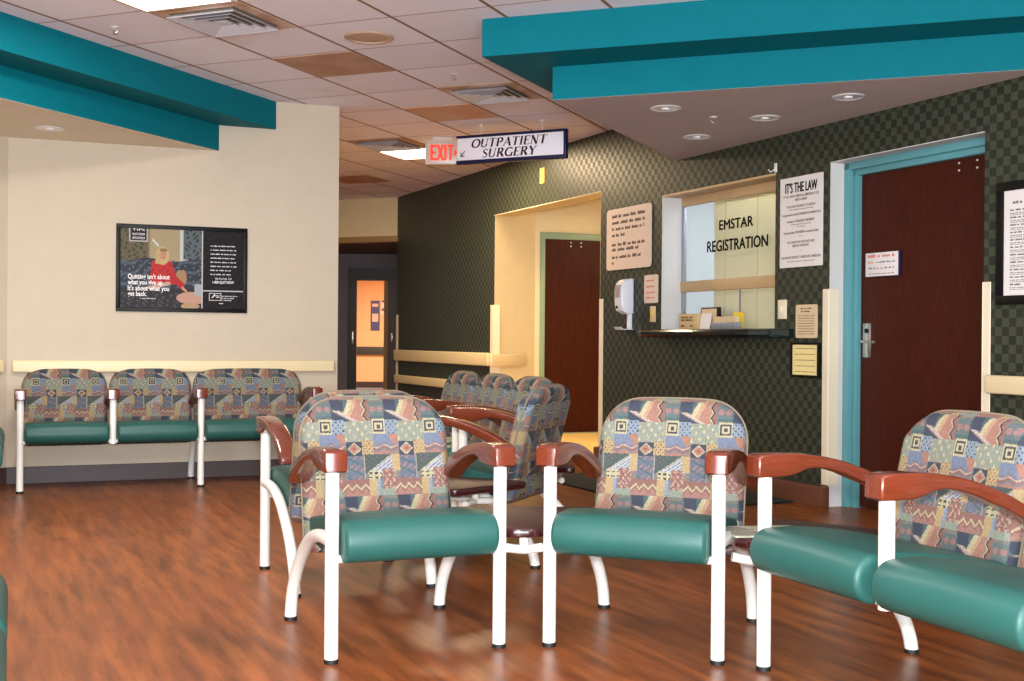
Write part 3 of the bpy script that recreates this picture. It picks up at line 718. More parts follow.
def back_mesh(wd, nx=None, nz=150):
    """padded back: rounded top corners, piping edge, leaning backwards; local z from .265 up"""
    hw = wd / 2; Ht = .528; z0 = .262; Rt = .15; Rb = .04; T = .075; nx = nx or int(wd / .0036)
    xs = np.sin(np.linspace(-PI / 2, PI / 2, nx + 1)) * .25 + np.linspace(-1, 1, nx + 1) * .75
    xs = xs / xs[-1] * hw; vv = np.linspace(0, 1, nz + 1); vv = .85 * vv + .15 * (1 - np.cos(vv * PI)) / 2
    X_, V_ = np.meshgrid(xs, vv)
    ex = np.clip((np.abs(X_) - (hw - Rt)) / Rt, 0, 1); top = Ht - Rt * .92 * (1 - np.sqrt(np.clip(1 - ex ** 2.3, 0, 1)) ) - .012 * (X_ / hw) ** 2
    eb = np.clip((np.abs(X_) - (hw - Rb)) / Rb, 0, 1); bot = Rb * (1 - np.sqrt(np.clip(1 - eb ** 2, 0, 1)))
    Z_ = bot + V_ * (top - bot)
    de = np.minimum(np.minimum(hw - np.abs(X_), (top - Z_)), Z_ - bot)
    th = np.sqrt(np.clip(1 - (1 - np.clip(de / .035, 0, 1)) ** 2, 0, 1)) * T / 2
    th *= 1 + .12 * np.cos(X_ / hw * 1.3) 
    th[:, 0] = 0; th[:, -1] = 0; th[0, :] = 0; th[-1, :] = 0
    yc = .435 + SLOPE * Z_ + .02 * (Z_ / Ht - .4) ** 2 - .012 * (1 - (X_ / hw) ** 2) * 0
    n = (nx + 1) * (nz + 1)
    co = np.zeros((2 * n, 3)); co[:n, 0] = X_.ravel(); co[n:, 0] = X_.ravel(); co[:n, 1] = (yc - th).ravel(); co[n:, 1] = (yc + th).ravel()
    co[:, 2] = np.tile((Z_ + z0).ravel(), 2)
    I = np.arange(n).reshape(nz + 1, nx + 1)
    F = np.stack([I[:-1, :-1], I[:-1, 1:], I[1:, 1:], I[1:, :-1]], -1).reshape(-1, 4)
    F = np.concatenate([F, F[:, ::-1] + n])
    me = bpy.data.meshes.new('backrest'); me.from_pydata(co.tolist(), [], F.tolist())
    cx = co[F].mean(1)
    u = cx[:, 0] / .00079 + 321; dwn = (z0 + Ht - cx[:, 2]) / .00076 * 1.0 + 36
    col = paint(u, dwn); rs_ = np.random.RandomState(1); col = (col * .70 + col.mean(1, keepdims=True) * .20 + 16) * .79; col = col * (1 + rs_.uniform(-.08, .08, (len(col), 1)))
    edge = np.minimum(hw - np.abs(cx[:, 0]), 1) < 0
    colour_attr(me, srgb2lin(np.clip(col, 0, 255)))
    bm = bmesh.new(); bm.from_mesh(me); bmesh.ops.remove_doubles(bm, verts=bm.verts, dist=1e-5); bm.to_mesh(me); bm.free()
    me.materials.append(MATS['upholstery']); me.polygons.foreach_set('use_smooth', [True] * len(me.polygons))
    # piping path
    t_ = np.linspace(-1, 1, 81); px_ = hw * np.sin(t_ * PI / 2)
    return me
def piping_mesh(wd):
    hw = wd / 2; Ht = .528; z0 = .262; Rt = .15; P = []
    def pt(x, z): return (x, .435 + SLOPE * z + .02 * (z / Ht - .4) ** 2 , z0 + z)
    for z in np.linspace(.04, .39, 8): P.append(pt(-hw, z))
    for x in np.sin(np.linspace(-PI / 2, PI / 2, 60)) * hw:
        ex = min(max((abs(x) - (hw - Rt)) / Rt, 0), 1); P.append(pt(x, Ht - Rt * .92 * (1 - math.sqrt(max(0, 1 - ex ** 2.3))) - .012 * (x / hw) ** 2))
    for z in np.linspace(.39, .04, 8): P.append(pt(hw, z))
    g = G(); g.tube(P, .0045, 8); return g.mesh('piping', 'piping_cord', 60)
mat('piping_cord', (120, 110, 92), .8)
def seat_mesh(wd):
    """vinyl cushion: fat front roll, top falling to the rear, soft side edges"""
    prof = []
    for k in range(0, 15):
        t = math.radians(-100 + 200 * k / 14); prof.append((-.012 - .066 * math.cos(t), .381 + .067 * math.sin(t)))
    prof = [(.44, .315), (.2, .313)] + prof + [(.06, .449), (.14, .442), (.25, .428), (.36, .408), (.44, .395), (.462, .375), (.462, .33)]
    cy = .19; cz = .38
    hw = wd / 2; st_ = []
    for k in range(7): t = k / 6 * PI / 2; st_.append((-hw + .028 * (1 - math.sin(t)), 1 - .14 * (1 - math.sin(t)) - (.06 if k == 0 else 0), .028 * (1 - math.sin(t))))
    st_ = [(x, ins) for x, _, ins in st_]
    xs = [(-hw + .016 * (1 - math.cos(t)), .020 * (1 - math.sin(t))) for t in [k / 6 * PI / 2 for k in range(7)]]
    xs += [(-hw * .5, 0), (0, 0), (hw * .5, 0)] + [(-a_, b__) for a_, b__ in xs[::-1]]
    bm = bmesh.new(); rings = []
    for x, ins in xs:
        ring = []
        for (y, z) in prof:
            v_ = Vector((y - cy, (z - cz) )); 
            fy = max(0, 1 - ins / max(abs(v_.x), .05)) if True else 1; fz = max(0, 1 - ins / .066)
            puff = .006 * math.cos(min(1, abs(x) / hw) * PI / 2) if z > .4 else 0
            ring.append(bm.verts.new((x, cy + v_.x * (1 - ins / .25), cz + v_.y * fz + puff)))
        rings.append(ring)
    n = len(prof)
    for i in range(len(rings) - 1):
        for k in range(n): bm.faces.new((rings[i][k], rings[i + 1][k], rings[i + 1][(k + 1) % n], rings[i][(k + 1) % n]))
    bm.faces.new(rings[0]); bm.faces.new(rings[-1][::-1]); bmesh.ops.recalc_face_normals(bm, faces=bm.faces)
    me = bpy.data.meshes.new('seat'); bm.to_mesh(me); bm.free(); me.materials.append(MATS['teal_vinyl'])
    me.polygons.foreach_set('use_smooth', [True] * len(me.polygons)); me.set_sharp_from_angle(angle=math.radians(50))
    return me
def arm_mesh():
    top = [(-.046, .648), (-.038, .656), (0, .659), (.06, .659), (.13, .655), (.20, .645), (.27, .629), (.34, .606), (.40, .582), (.45, .556), (.49, .532), (.497, .52)]
    bot = [(.494, .503), (.475, .498), (.42, .528), (.38, .547), (.33, .566), (.27, .590), (.21, .606), (.165, .612), (.13, .608), (.10, .597), (.07, .590), (.03, .588), (-.04, .588), (-.048, .594)]
    g = G(); g.side(top + bot, -.036, .036, .008); return g.mesh('armrest', 'arm_wood', 40)
ARM = arm_mesh()
def post_mesh(z0=0.012): return G().tube([(0, 0, z0), (0, 0, .592)], .0215, 20).mesh('front_leg', 'white_metal', 40)
POST = post_mesh(); SHORT = post_mesh(.30)
FOOT = G().tube([(0, 0, 0), (0, 0, .014)], .0225, 20).mesh('foot', 'black_rubber', 40)
def rear_mesh(k):
    K_ = [(-.05, .372), (0, .372), (.13, .370), (.25, .350), (.35, .308), (.45, .243), (.52, .180), (.58, .098), (.607, .012), (.615, -.08)]; P = []
    for i in range(1, len(K_) - 2):
        for q in range(4):
            t_ = q / 4; a_, b__, c_, d_ = [Vector(K_[i + j]) for j in (-1, 0, 1, 2)]
            v_ = .5 * ((2 * b__) + (c_ - a_) * t_ + (2 * a_ - 5 * b__ + 4 * c_ - d_) * t_ ** 2 + (3 * b__ - a_ - 3 * c_ + d_) * t_ ** 3); P.append((0, v_.x, v_.y))
    P.append((0, .607, .012)); P = [(0, p[1] * k / .607, p[2]) for p in P]
    g = G(); g.tube(P, .0215, 18); return g.mesh('rear_leg', 'white_metal', 50), P[-1][1]
REAR = {}
BACKS = {}; SEATS = {}; PIPES = {}; PANS = {}
def unit(name, label, cat, mid, rot_deg, widths, legs, rear_d=.607, shift=0.0, group=None):
    """a ganged seating unit; mid = middle of the line of front posts on the floor"""
    t = thing(name, label, cat, (mid[0], mid[1], 0), math.radians(rot_deg), group)
    tot = sum(widths); x = -tot / 2; xs = [x]
    for w_ in widths: x += w_; xs.append(x)
    if rear_d not in REAR: REAR[rear_d] = rear_mesh(rear_d)
    rm, ry = REAR[rear_d]
    for i, w_ in enumerate(widths):
        if w_ not in BACKS:
            BACKS[w_] = back_mesh(w_ - .02); SEATS[w_] = seat_mesh(w_ - .05); PIPES[w_] = piping_mesh(w_ - .02)
            PANS[w_] = G().box(-(w_ - .09) / 2, (w_ - .09) / 2, .03, .43, .300, .316, .004).mesh('seat_pan', 'black_rubber')
        cx = (xs[i] + xs[i + 1]) / 2
        link('seat', SEATS[w_], t, (cx, 0, -.008)); link('seat_pan', PANS[w_], t, (cx, 0, 0))
        b = link('backrest', BACKS[w_], t, (cx, 0 - shift, 0)); link('piping', PIPES[w_], b)
    for i, x in enumerate(xs):
        link('armrest', ARM, t, (x, 0, 0))
        if i in legs:
            l = link('front_leg', POST, t, (x, 0, 0)); link('foot', FOOT, l)
            r = link('rear_leg', rm, t, (x, 0, 0)); link('foot', FOOT, r, (0, ry, 0))
        else: link('arm_post', SHORT, t, (x, 0, 0))
    G().tube([(xs[0], 0.0, .318), (xs[-1], 0.0, .318)], .013, 12).obj('front_rail', 'white_metal', t)
    G().tube([(xs[0] + .15, .45 * rear_d / .607, .285), (xs[-1] - .15, .45 * rear_d / .607, .285)], .016, 12).obj('rear_rail', 'black_rubber', t)
    return t
W0 = .553
unit('waiting_chair', 'front left patterned waiting chair with teal seat, nearest the centre', 'chair', (-.291, 3.80), 22.0, [W0], (0, 1))
unit('waiting_chair', 'middle patterned waiting chair with teal seat, between two wedge tables', 'chair', (.386, 3.825), -21.5, [W0], (0, 1))
unit('tandem_bench', 'two-seat patterned waiting bench with teal seats cut by the right edge', 'bench', (.984, 3.150), -67.5, [W0, W0], (0, 2), rear_d=.565)
unit('waiting_chair', 'patterned chair facing away behind the front left chair', 'chair', (-.802, 5.295), 202.5, [W0], (0, 1))
unit('waiting_chair', 'patterned chair seen from its side between the two front chairs', 'chair', (-.345, 5.74), -112.5, [W0], (0, 1))
unit('tandem_bench', 'three-seat patterned bench standing along the alcove wall', 'bench', (-.60, 6.94), -67.5, [W0, W0, W0], (0, 3))
pm = PA(-2.147, 0); 
unit('tandem_bench', 'three-seat bench with one wide seat against the cream wall', 'bench', (PA(-1.222, -.52).x, PA(-1.222, -.52).y), 22.3, [.557, .557, .775], (0, 2, 3), rear_d=.49, shift=.05)
unit('tandem_bench', 'bench at the far left edge, only its teal seat ends in view', 'bench', (-2.91, 6.71), 112.5, [W0, W0, W0], (0, 3))
unit('tandem_bench', 'nearest bench at the lower left corner, mostly out of view', 'bench', (-1.098, 2.43), 112.5, [W0, W0], (0, 2))

# ------------------------------------------------------------------ wedge tables between the chairs
def wedge(label, fa, fb, ra, rb, r=.05):
    """fa, fb front corners; rb, ra rear corners"""
    P = [Vector(p) for p in (fa, fb, rb, ra)]; c_ = sum(P, Vector((0, 0))) / 4
    ring = []
    for i in range(4):
        p = P[i]; a_ = (P[i - 1] - p).normalized(); b__ = (P[(i + 1) % 4] - p).normalized(); rr_ = min(r, .45 * min((P[i - 1] - p).length, (P[(i + 1) % 4] - p).length))
        for k in range(6):
            t_ = k / 5; ring.append(p + a_ * rr_ * (1 - t_) ** 2 + b__ * rr_ * t_ ** 2)
    t = thing('wedge_table', label, 'table', (c_.x, c_.y, 0))
    Q_ = [(p.x - c_.x, p.y - c_.y) for p in ring]
    G().prism(Q_, .352, .380, .005).obj('table_top', 'table_laminate', t)
    G().prism([(q[0] * 1.012, q[1] * 1.012) for q in Q_], .349, .3775, .006).obj('edge_band', 'table_edge', t)
    f_ = (P[0] + P[1]) / 2 - c_; b2 = (P[2] + P[3]) / 2 - c_
    d = (f_ - b2).normalized(); fp = f_ - d * .05; bp_ = b2 + d * .10
    G().tube([(fp.x, fp.y, .305), (fp.x, fp.y, .352)], .016, 12).obj('support', 'white_metal', t)
    G().tube([(bp_.x, bp_.y, .305), (bp_.x, bp_.y, .352)], .016, 12).obj('support', 'white_metal', t)
    A_ = P[0] - c_; B__ = P[1] - c_
    G().tube([(A_.x, A_.y, .318), (fp.x * .8 + A_.x * .2, fp.y * .8 + A_.y * .2, .305), (fp.x, fp.y, .303), (fp.x * .8 + B__.x * .2, fp.y * .8 + B__.y * .2, .305), (B__.x, B__.y, .318)], .015, 12).obj('front_bracket', 'white_metal', t)
    A_ = P[3] - c_; B__ = P[2] - c_
    A_ = A_ * .45 + bp_ * .55; B__ = B__ * .45 + bp_ * .55
    G().tube([(A_.x, A_.y, .30), (bp_.x, bp_.y, .303), (B__.x, B__.y, .30)], .015, 12).obj('rear_bracket', 'white_metal', t)
    G().tube([(fp.x, fp.y, .303), (bp_.x, bp_.y, .303)], .013, 12).obj('spine', 'white_metal', t)
    return t
wedge('dark wedge table between the two front single chairs', (-.012, 3.93), (.102, 3.945), (-.235, 4.45), (.32, 4.47))
wedge('dark wedge table holding a magazine between middle chair and right bench', (.70, 3.80), (.775, 3.745), (.93, 4.22), (1.29, 3.93))
wedge('dark wedge table behind the front left chair, joining two rear chairs', (-.44, 5.50), (-.50, 5.45), (.08, 5.26), (-.24, 4.94))
wedge('dark wedge table hidden behind the side-on chair', (-.22, 6.13), (-.20, 6.04), (.30, 6.33), (.31, 5.83))
t = thing('magazine', 'open magazine lying on the wedge table beside the right bench', 'magazine', (.815, 3.895, .381), math.radians(12))
G().prism([(-.13, -.09), (0, -.10), (0, .10), (-.13, .11)], 0, .006).obj('left_page', 'glossy_page', t); G().prism([(.001, -.10), (.14, -.08), (.14, .10), (.001, .10)], 0, .005).obj('right_page', 'glossy_page', t)
g = G(); rnd = random.Random(9)
for k in range(7): g.box(-.12, -.02 - rnd.uniform(0, .03), -.07 + k * .023, -.063 + k * .023, .0061, .0064)
g.box(.02, .12, -.06, .0, .0051, .0055); rows(g, 'printing', 'ink_grey', t)

# ------------------------------------------------------------------ poster on the cream wall
PW, PH = .895, .605
t = thing('framed_poster', 'black framed poster of a person in red on a sofa', 'poster', PA(-1.563, 0, 1.168), RA)
fr_ = .028
g = G(); g.box(0, PW, -.022, 0, 0, fr_, .003); g.box(0, PW, -.022, 0, PH - fr_, PH, .003); g.box(0, fr_, -.022, 0, fr_, PH - fr_, .003); g.box(PW - fr_, PW, -.022, 0, fr_, PH - fr_, .003); g.obj('frame', 'black_frame', t)
def poster():
    nx, nz = 280, 190; x0, x1, z0, z1 = fr_, PW - fr_, fr_, PH - fr_
    xs = np.linspace(x0, x1, nx + 1); zs = np.linspace(z0, z1, nz + 1); X_, Z_ = np.meshgrid(xs, zs)
    co = np.stack([X_.ravel(), np.full(X_.size, -.010), Z_.ravel()], 1); I = np.arange(X_.size).reshape(nz + 1, nx + 1)
    F = np.stack([I[:-1, :-1], I[:-1, 1:], I[1:, 1:], I[1:, :-1]], -1).reshape(-1, 4)
    me = bpy.data.meshes.new('print'); me.from_pydata(co.tolist(), [], F.tolist()); c_ = co[F].mean(1)
    # picture coordinates: x 0..519, y 0..681 of the left part of the poster (as seen), 6.49 per photo pixel
    x = (c_[:, 0] / PW) * 845 + 38; y = 52 + (PH - c_[:, 2]) / PH * 578
    o = np.zeros((len(x), 3)); o[:] = (120, 108, 92)
    def put(m_, c): o[m_] = c
    n1 = np.sin(x * .13 + np.sin(y * .05) * 2) * np.sin(y * .11 + np.sin(x * .07)); n2 = np.sin(x * .05 + y * .09 + 2 * np.sin(x * .031))
    put(y < 290, (150, 132, 96)); put((y < 290) & (x < 240), (110, 98, 76)); put((y < 290) & (x < 240) & (n1 > .2), (72, 78, 50)); put((y < 290) & (x > 250) & (x < 450), (176, 158, 122))
    put((y < 290) & (x > 440) & (x < 462), (206, 206, 200)); put((y < 290) & (x > 462), (96, 108, 112)); put((y < 290) & (x > 462) & (n1 > .35), (60, 66, 60)); put((y > 278) & (y < 292) & (x > 440), (196, 200, 200))
    put(y > 285 + 12 * np.sin(x * .02), (58, 62, 72)); put((y > 285) & (n2 > .55), (84, 92, 104)); put((y > 290) & (n1 > .75), (110, 118, 130)); put((y > 470), (54, 50, 52)); put((y > 500) & (n1 > .4), (84, 80, 80))
    E = lambda cx, cy, rx, ry: ((x - cx) / rx) ** 2 + ((y - cy) / ry) ** 2 < 1
    put(E(450, 400, 36, 60) & (y > 350), (176, 140, 96))
    m = (np.abs(x - 335 - (y - 380) * .12) < 62 + (y - 290) * .22) & (y > 292) & (y < 445); put(m, (196, 52, 52)); put(m & (n1 > .5), (170, 38, 44))
    m = (np.abs((y - 400) - (x - 400) * .95) < 28) & (x > 380) & (x < 470); put(m, (190, 48, 48)); put((np.abs((y - 470) - (x - 462) * .9) < 9) & (x > 455) & (x < 490), (210, 160, 130))
    put((y > 430) & (y < 480) & (x > 200) & (x < 380) & (np.abs((y - 470) + (x - 260) * .28) < 13), (206, 176, 150))
    put(E(330, 255, 42, 62), (206, 180, 130)); put((np.abs(x - 302) < 16) & (y > 240) & (y < 310), (200, 172, 120)); put(E(334, 250, 23, 34), (206, 150, 122)); put(E(335, 218, 26, 12), (150, 118, 80))
    put(E(327, 246, 3, 2.5) | E(343, 246, 3, 2.5), (70, 50, 44)); put(E(336, 268, 8, 3), (170, 76, 70))
    put((np.abs((y - 170) - (x - 285) * 1.1) < 8) & (x > 265) & (x < 305), (220, 224, 226))
    put(E(520, 535, 100, 42), (206, 160, 140)); put(E(510, 590, 60, 20) & (y > 570), (196, 160, 120)); put((np.abs(x - 560) < 22) & (y > 440) & (y < 520), (176, 180, 184))
    dark = x > 588; put(dark, (28, 22, 26)); put(dark & (n2 > .9), (44, 36, 40)); put((x > 582) & (x < 590), (206, 202, 200)); put(dark & (x < 862) & (y > 480) & (y < 488), (206, 202, 200))
    put((x > 118) & (x < 238) & (y > 62) & (y < 168), (196, 190, 186)); put((x > 128) & (x < 228) & (y > 62) & (y < 158), (44, 36, 40))
    colour_attr(me, srgb2lin(np.clip(o * .86, 0, 255))); me.materials.append(MATS['poster_print']); return me
pr = link('print', poster(), t)
ux_ = lambda x: (x - 38) / 845 * PW
uz_ = lambda y: PH - (y - 52) / 578 * PH
y = -.0112; g = G()
for s_, yy, wd in (("Quitting isn't about", 412, 265), ("what you give up.", 450, 225), ("It's about what you", 490, 262), ("get back.", 526, 118)):
    text(s_, .046, ux_(112), uz_(yy), y, g, width=wd / 845 * PW, bold=.02)
for s_, yy in (('TIPS', 95), ('FROM FORMER', 125), ('SMOKERS', 150)): text(s_, .022, ux_(178), uz_(yy), y, g, 'CENTER', width=80 / 845 * PW)
rnd = random.Random(1)
for k in range(8): bars(g, ux_(640), ux_(812), uz_(182 + k * 27.5), .008, y, rnd, 1 if k < 6 else .8)
text("1-800-QUIT-NOW", .026, ux_(725), uz_(432), y, g, 'CENTER', width=140 / 845 * PW, bold=.02); text("Get free help. Call", .02, ux_(725), uz_(405), y, g, 'CENTER', width=108 / 845 * PW)
for k in range(3): bars(g, ux_(715), ux_(820), uz_(520 + k * 14), .006, y, rnd, 1 - .15 * k)
text("CDC", .024, ux_(690), uz_(528), y, g, 'CENTER', width=26 / 845 * PW, bold=.02)
ribbons([[(ux_(650), uz_(530), .004), (ux_(672), uz_(508), .012)]], 1, 0, 0, y, g=g)
for (x_0, x_1, z_0, z_1) in ((632, 712, 498, 501), (632, 712, 545, 548), (632, 635, 498, 548), (709, 712, 498, 548)): quad(g, ux_(x_0), ux_(x_1), uz_(z_1), uz_(z_0), y)
bars(g, ux_(698), ux_(735), uz_(570), .008, y, rnd); bars(g, ux_(190), ux_(290), uz_(545), .006, y, rnd)
rows(g, 'lettering', 'ink_white', pr)

# ------------------------------------------------------------------ hanging signs
p0 = Vector((-.447, 9.671)); p1 = Vector((.409, 9.263)); dd = p1 - p0; L = dd.length
t = thing('hanging_sign', 'white OUTPATIENT SURGERY sign with navy bars hanging from the ceiling', 'sign', (p0.x, p0.y, 2.40), math.atan2(dd.y, dd.x))
G().box(.005, L - .02, -.02, .02, .022, .198, .003).obj('panel', 'sign_white', t)
g = G(); g.box(-.005, L + .005, -.026, .026, -.008, .022, .008, 3); g.box(-.005, L + .005, -.026, .026, .198, .22, .008, 3); g.box(L - .02, L + .002, -.024, .024, .0, .215, .004); g.obj('bars', 'navy_bar', t)
g = G(); [g.tube([(x, 0, .215), (x, 0, .30)], .003, 8) for x in (L * .22, L * .78)]; [g.box(x - .02, x + .02, -.01, .01, .292, .30) for x in (L * .22, L * .78)]; g.obj('hangers', 'silver_ring', t)
K, k_ = .19, .075
def ser(x, z, w_=.26): return [(x - w_ / 2, z, .045), (x + w_ / 2, z, .045)]
def arc(cx, cz, rx, rz, a0, a1, w0, w1, n=14):
    return [(cx + rx * math.cos(math.radians(a0 + (a1 - a0) * i / n)), cz + rz * math.sin(math.radians(a0 + (a1 - a0) * i / n)), k_ + (K - k_) * abs(math.cos(math.radians(a0 + (a1 - a0) * i / n)))) for i in range(n + 1)]
GL = {'O': (.88, [arc(.42, .5, .36, .46, 0, 360, 0, 0, 28)]),
 'U': (.82, [[(.14, 1, K), (.14, .35, K)], arc(.38, .33, .24, .31, 180, 360, 0, 0), [(.62, .33, k_), (.62, 1, k_)], ser(.14, .98), ser(.62, .98, .22)]),
 'T': (.74, [[(.34, 0, K), (.34, 1, K)], [(.02, .97, .06), (.68, .97, .06)], [(.03, .82, .03), (.03, 1, .05)], [(.67, .82, .03), (.67, 1, .05)], ser(.34, .02)]),
 'P': (.68, [[(.16, 0, K), (.16, 1, K)], [(.16, .97, k_), (.34, .97, k_)], arc(.34, .73, .22, .24, 90, -90, 0, 0), [(.34, .49, k_), (.16, .49, k_)], ser(.16, .02), ser(.14, .98, .2)]),
 'A': (.86, [[(.10, 0, k_), (.42, 1, k_)], [(.40, 1, K), (.72, 0, K)], [(.22, .34, k_), (.62, .34, k_)], ser(.10, .02, .22), ser(.72, .02)]),
 'I': (.38, [[(.17, 0, K), (.17, 1, K)], ser(.17, .02), ser(.17, .98)]),
 'E': (.66, [[(.16, 0, K), (.16, 1, K)], [(.05, .97, k_), (.56, .97, k_)], [(.05, .03, k_), (.58, .03, k_)], [(.16, .52, k_), (.44, .52, k_)], [(.56, .8, .04), (.56, 1, .05)], [(.58, 0, .05), (.6, .22, .04)], [(.44, .42, .04), (.44, .62, .04)]]),
 'N': (.86, [[(.14, 0, k_), (.14, 1, k_)], [(.12, 1, K), (.66, 0, K)], [(.66, 0, k_), (.66, 1, k_)], ser(.14, .02, .22), ser(.12, .98, .2), ser(.66, .98, .22)]),
 'S': (.62, [[(.50, .80, .04), (.46, .92, .06), (.30, .97, .07), (.14, .88, .10), (.10, .74, .13), (.20, .60, .15), (.38, .46, .15), (.48, .32, .14), (.46, .14, .10), (.30, .03, .07), (.12, .07, .06), (.06, .22, .04)]]),
 'R': (.80, [[(.16, 0, K), (.16, 1, K)], [(.16, .97, k_), (.34, .97, k_)], arc(.34, .75, .20, .22, 90, -90, 0, 0), [(.34, .53, k_), (.16, .53, k_)], [(.34, .53, K), (.66, .02, K)], ser(.16, .02), ser(.14, .98, .2), ser(.68, .02, .16)]),
 'G': (.84, [arc(.42, .5, .35, .46, 50, 322, 0, 0, 24), [(.70, .0, .12), (.70, .42, .12)], ser(.70, .42, .28), [(.67, .74, .04), (.67, .95, .04)]]),
 'Y': (.76, [[(.06, 1, K), (.36, .46, K)], [(.36, .46, K), (.36, 0, K)], [(.36, .46, k_), (.64, 1, k_)], ser(.08, .98, .24), ser(.62, .98, .22), ser(.36, .02)])}
def serif(word, size, x0, wd, z, y, g):
    tot = sum(GL[c_][0] for c_ in word); sx_ = wd / (tot * size); x = x0
    for c_ in word:
        adv, st = GL[c_]; st2 = [[(p[0] * sx_, p[1], p[2] * (sx_ if abs(s_[0][0] - s_[-1][0]) < abs(s_[0][1] - s_[-1][1]) else 1)) for p in s_] for s_ in st]
        ribbons(st2, size, x, z, y, .22, g); x += adv * size * sx_
    return g
g = G(); serif('OUTPATIENT', .068, .130, .655, .116, -.0215, g); serif('SURGERY', .068, .222, .475, .034, -.0215, g)
ribbons([[(.075, .095, .008), (.04, .055, .008)], [(.04, .055, .008), (.07, .055, .008)], [(.04, .052, .008), (.04, .085, .008)]], 1, 0, 0, -.0215, g=g)
rows(g, 'lettering', 'ink_maroon', t)
t = thing('exit_sign', 'small square EXIT sign glowing red beside the surgery sign', 'exit sign', (-.745, 10.20, 2.465), math.radians(-3))
G().box(0, .29, -.03, .03, 0, .20, .01, 3).obj('case', 'exit_case', t); G().box(.06, .23, -.02, .02, .20, .235, .004).obj('canopy', 'fixture_frame', t)
Z = .15; g = G()
E_ = lambda x, sx: [[(x + q[0] * sx, q[1], q[2]) for q in s_] for s_ in GLX]
B_ = .022
def lines(*s_): return [[(a_[0], a_[1], B_), (b__[0], b__[1], B_)] for a_, b__ in s_]
ribbons(lines(((.055, .035), (.055, .168))) + lines(((.05, .157), (.10, .157)), ((.05, .10), (.092, .10)), ((.05, .046), (.10, .046))), 1, 0, 0, -.0315, g=g)
ribbons(lines(((.108, .168), (.152, .035)), ((.152, .168), (.108, .035))), 1, 0, 0, -.0318, g=g)
ribbons(lines(((.172, .035), (.172, .168))), 1, 0, 0, -.0315, g=g)
ribbons(lines(((.19, .157), (.243, .157)), ((.216, .157), (.216, .035))), 1, 0, 0, -.0315, g=g)
ribbons([[(.248, .10, .07), (.262, .10, .035), (.275, .10, .002)]], 1, 0, 0, -.0315, g=g)
rows(g, 'lettering', 'exit_red', t)

# ------------------------------------------------------------------ ceiling fittings
def at_cd(c_, d_, z=H): return Vector(cd(c_, d_, z))
RC = PI / 2 - CD
lab = ['bright fluorescent ceiling panel at the top left of the photo', 'warm fluorescent ceiling panel behind the exit sign',
       'fluorescent ceiling panel overhead, behind the photographer', 'fluorescent ceiling panel overhead at the left', 'fluorescent ceiling panel overhead at the right', 'added warm fill panel, unseen behind the cream wall, lighting the corridor header']
for i, (c_, d_, lx, ly, pw, colr) in enumerate(FIX):
    t = thing('ceiling_light', lab[i], 'ceiling light', at_cd(c_, d_), RC)
    g = G(); g.box(-lx / 2, lx / 2, -ly / 2, -ly / 2 + .02, -.012, -.001); g.box(-lx / 2, lx / 2, ly / 2 - .02, ly / 2, -.012, -.001); g.box(-lx / 2, -lx / 2 + .02, -ly / 2 + .02, ly / 2 - .02, -.012, -.001); g.box(lx / 2 - .02, lx / 2, -ly / 2 + .02, ly / 2 - .02, -.012, -.001)
    g.obj('frame', 'fixture_frame', t); G().box(-lx / 2 + .02, lx / 2 - .02, -ly / 2 + .02, ly / 2 - .02, -.008, -.002).obj('diffuser', 'light_panel' if colr is DAY else 'light_panel_warm', t)
    p = at_cd(c_, d_, H - .02); l = lamp('panel_light', p, lx - .06, pw, colr, (0, 0, RC), ly - .06)
def vent(label, c_, d_, backing):
    t = thing('ceiling_vent', label, 'air vent', at_cd(c_, d_), RC); s_ = .278
    G().box(-s_, s_, -s_, s_, -.004, -.001).obj('plate', backing, t)
    G().box(-.205, .205, -.205, .205, -.008, -.004).obj('throat', 'vent_dark', t)
    for k, h_ in enumerate((.215, .165, .115, .065)):
        g = G(); z0_, z1_ = -.006, -.03
        vs = []
        o_ = [(h_, z1_), (h_ - .034, z0_), (h_ - .038, z0_), (h_ - .004, z1_ - .002)]
        rings = [[g.bm.verts.new((sx_ * r_, sy_ * r_, z_)) for sx_, sy_ in ((-1, -1), (1, -1), (1, 1), (-1, 1))] for r_, z_ in o_]
        for a_ in range(4):
            for b__ in range(4):
                q1, q2 = rings[a_], rings[(a_ + 1) % 4]; g.bm.faces.new((q1[b__], q1[(b__ + 1) % 4], q2[(b__ + 1) % 4], q2[b__]))
        g.obj('louvre', 'vent_metal', t, 0)
    G().box(-.03, .03, -.03, .03, -.028, -.006).obj('centre_plate', 'vent_metal', t)
vent('air vent in a brown stained tile beside the top left light', 5.365, 3.905, 'stained_white_tile')
vent('air vent beside the teal soffit above the surgery sign', 7.635, 3.335, 'stained_white_tile')
vent('far air vent next to the warm ceiling panel', 9.33, 5.05, 'tile_stain')
def tile(c_, d_, m_):
    o = G().box(-.277, .277, -.277, .277, -.006, -.0005, .002, 1).obj('ceiling_tile', m_, None, 0, loc=at_cd(c_, d_), rotz=RC); return o
tag(tile(6.505, 3.905, 'tile_stain'), 'plain brown replacement ceiling tile left of the round speaker', 'ceiling tile')
tag(tile(8.205, 3.905, 'tile_stain_orange'), 'ceiling tile with an orange stain above the exit sign', 'ceiling tile')
tag(tile(11.3, 6.5, 'tile_stain'), 'far brown ceiling tile beside the edge of the cream wall', 'ceiling tile')
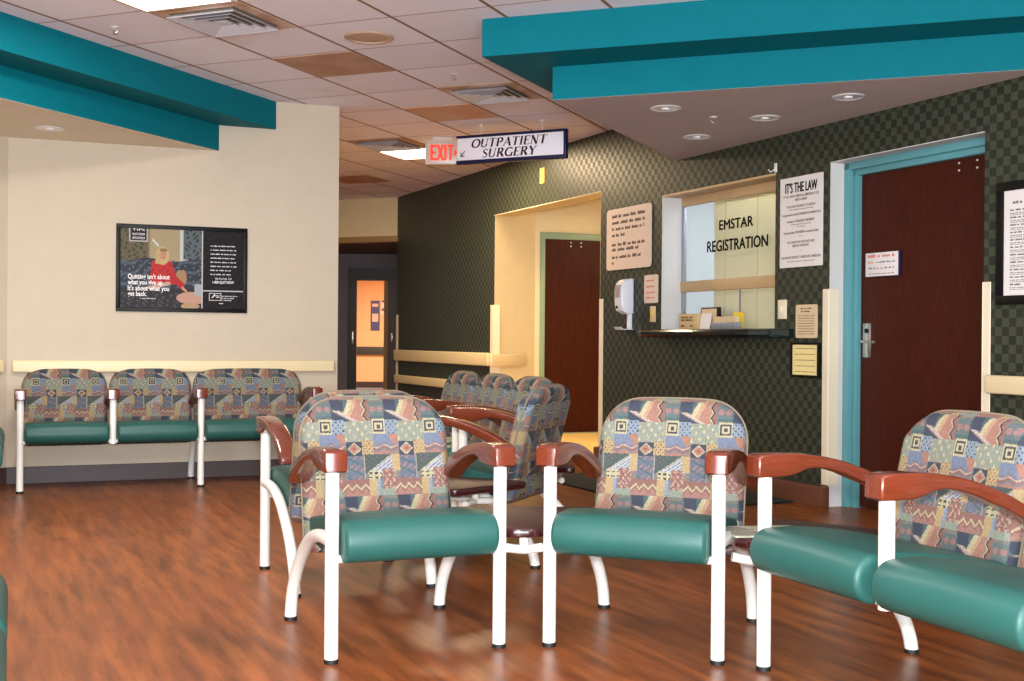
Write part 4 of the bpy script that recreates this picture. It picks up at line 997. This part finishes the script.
t = thing('ceiling_speaker', 'round tan speaker grille in the ceiling', 'speaker', at_cd(5.965, 3.36), RC)
G().lathe([(.118, -.002), (.135, -.004), (.14, -.010), (.128, -.016), (.112, -.014), (.11, -.008)], 48).obj('rim', 'grille_tan', t)
G().lathe([(.112, -.009), (.06, -.013), (.0, -.014)], 40).obj('grille', 'grille_tan', t)
def sprinkler(label, p):
    t = thing('sprinkler_head', label, 'sprinkler', p); t.scale = (.75, .75, .75)
    G().lathe([(.0, -.002), (.034, -.002), (.034, -.006), (.02, -.012), (.0, -.012)], 24).obj('escutcheon', 'silver_ring', t)
    g = G(); g.tube([(-.012, 0, -.01), (-.014, 0, -.035), (0, 0, -.05)], .003, 8); g.tube([(.012, 0, -.01), (.014, 0, -.035), (0, 0, -.05)], .003, 8); g.obj('yoke', 'steel', t)
    G().lathe([(0, -.05), (.016, -.051), (.016, -.053), (0, -.054)], 16).obj('deflector', 'steel', t)
sprinkler('sprinkler head in the ceiling near the left teal soffit', at_cd(5.29, 4.57)); sprinkler('sprinkler head in the ceiling above the surgery sign', at_cd(7.01, 3.32))
sprinkler('far sprinkler head beyond the warm ceiling panel', at_cd(10.36, 5.62)); sprinkler('sprinkler head among the downlights under the right soffit', Vector((1.176, 7.097, 2.318)))
def downlight(label, x, y_):
    t = thing('recessed_downlight', label, 'downlight', (x, y_, 2.318), 0, 'recessed downlights in the soffits')
    G().lathe([(.072, -.001), (.088, -.002), (.09, -.007), (.08, -.010), (.07, -.006)], 40).obj('trim_ring', 'silver_ring', t)
    G().lathe([(.071, -.004), (.055, -.0025), (.03, -.002)], 40).obj('reflector', 'reflector', t)
    G().lathe([(.0, -.012), (.02, -.010), (.028, -.003), (.0, -.002)], 24).obj('bulb', 'lamp_glass', t)
downlight('downlight nearest the left corner of the right soffit', .86, 6.833); downlight('downlight closest to the registration window', 1.184, 7.784)
downlight('middle downlight above the registration window', 1.48, 7.099); downlight('rightmost downlight, above the brown door', 1.795, 6.469)
downlight('lone downlight under the left teal soffit', -2.948, 7.662)
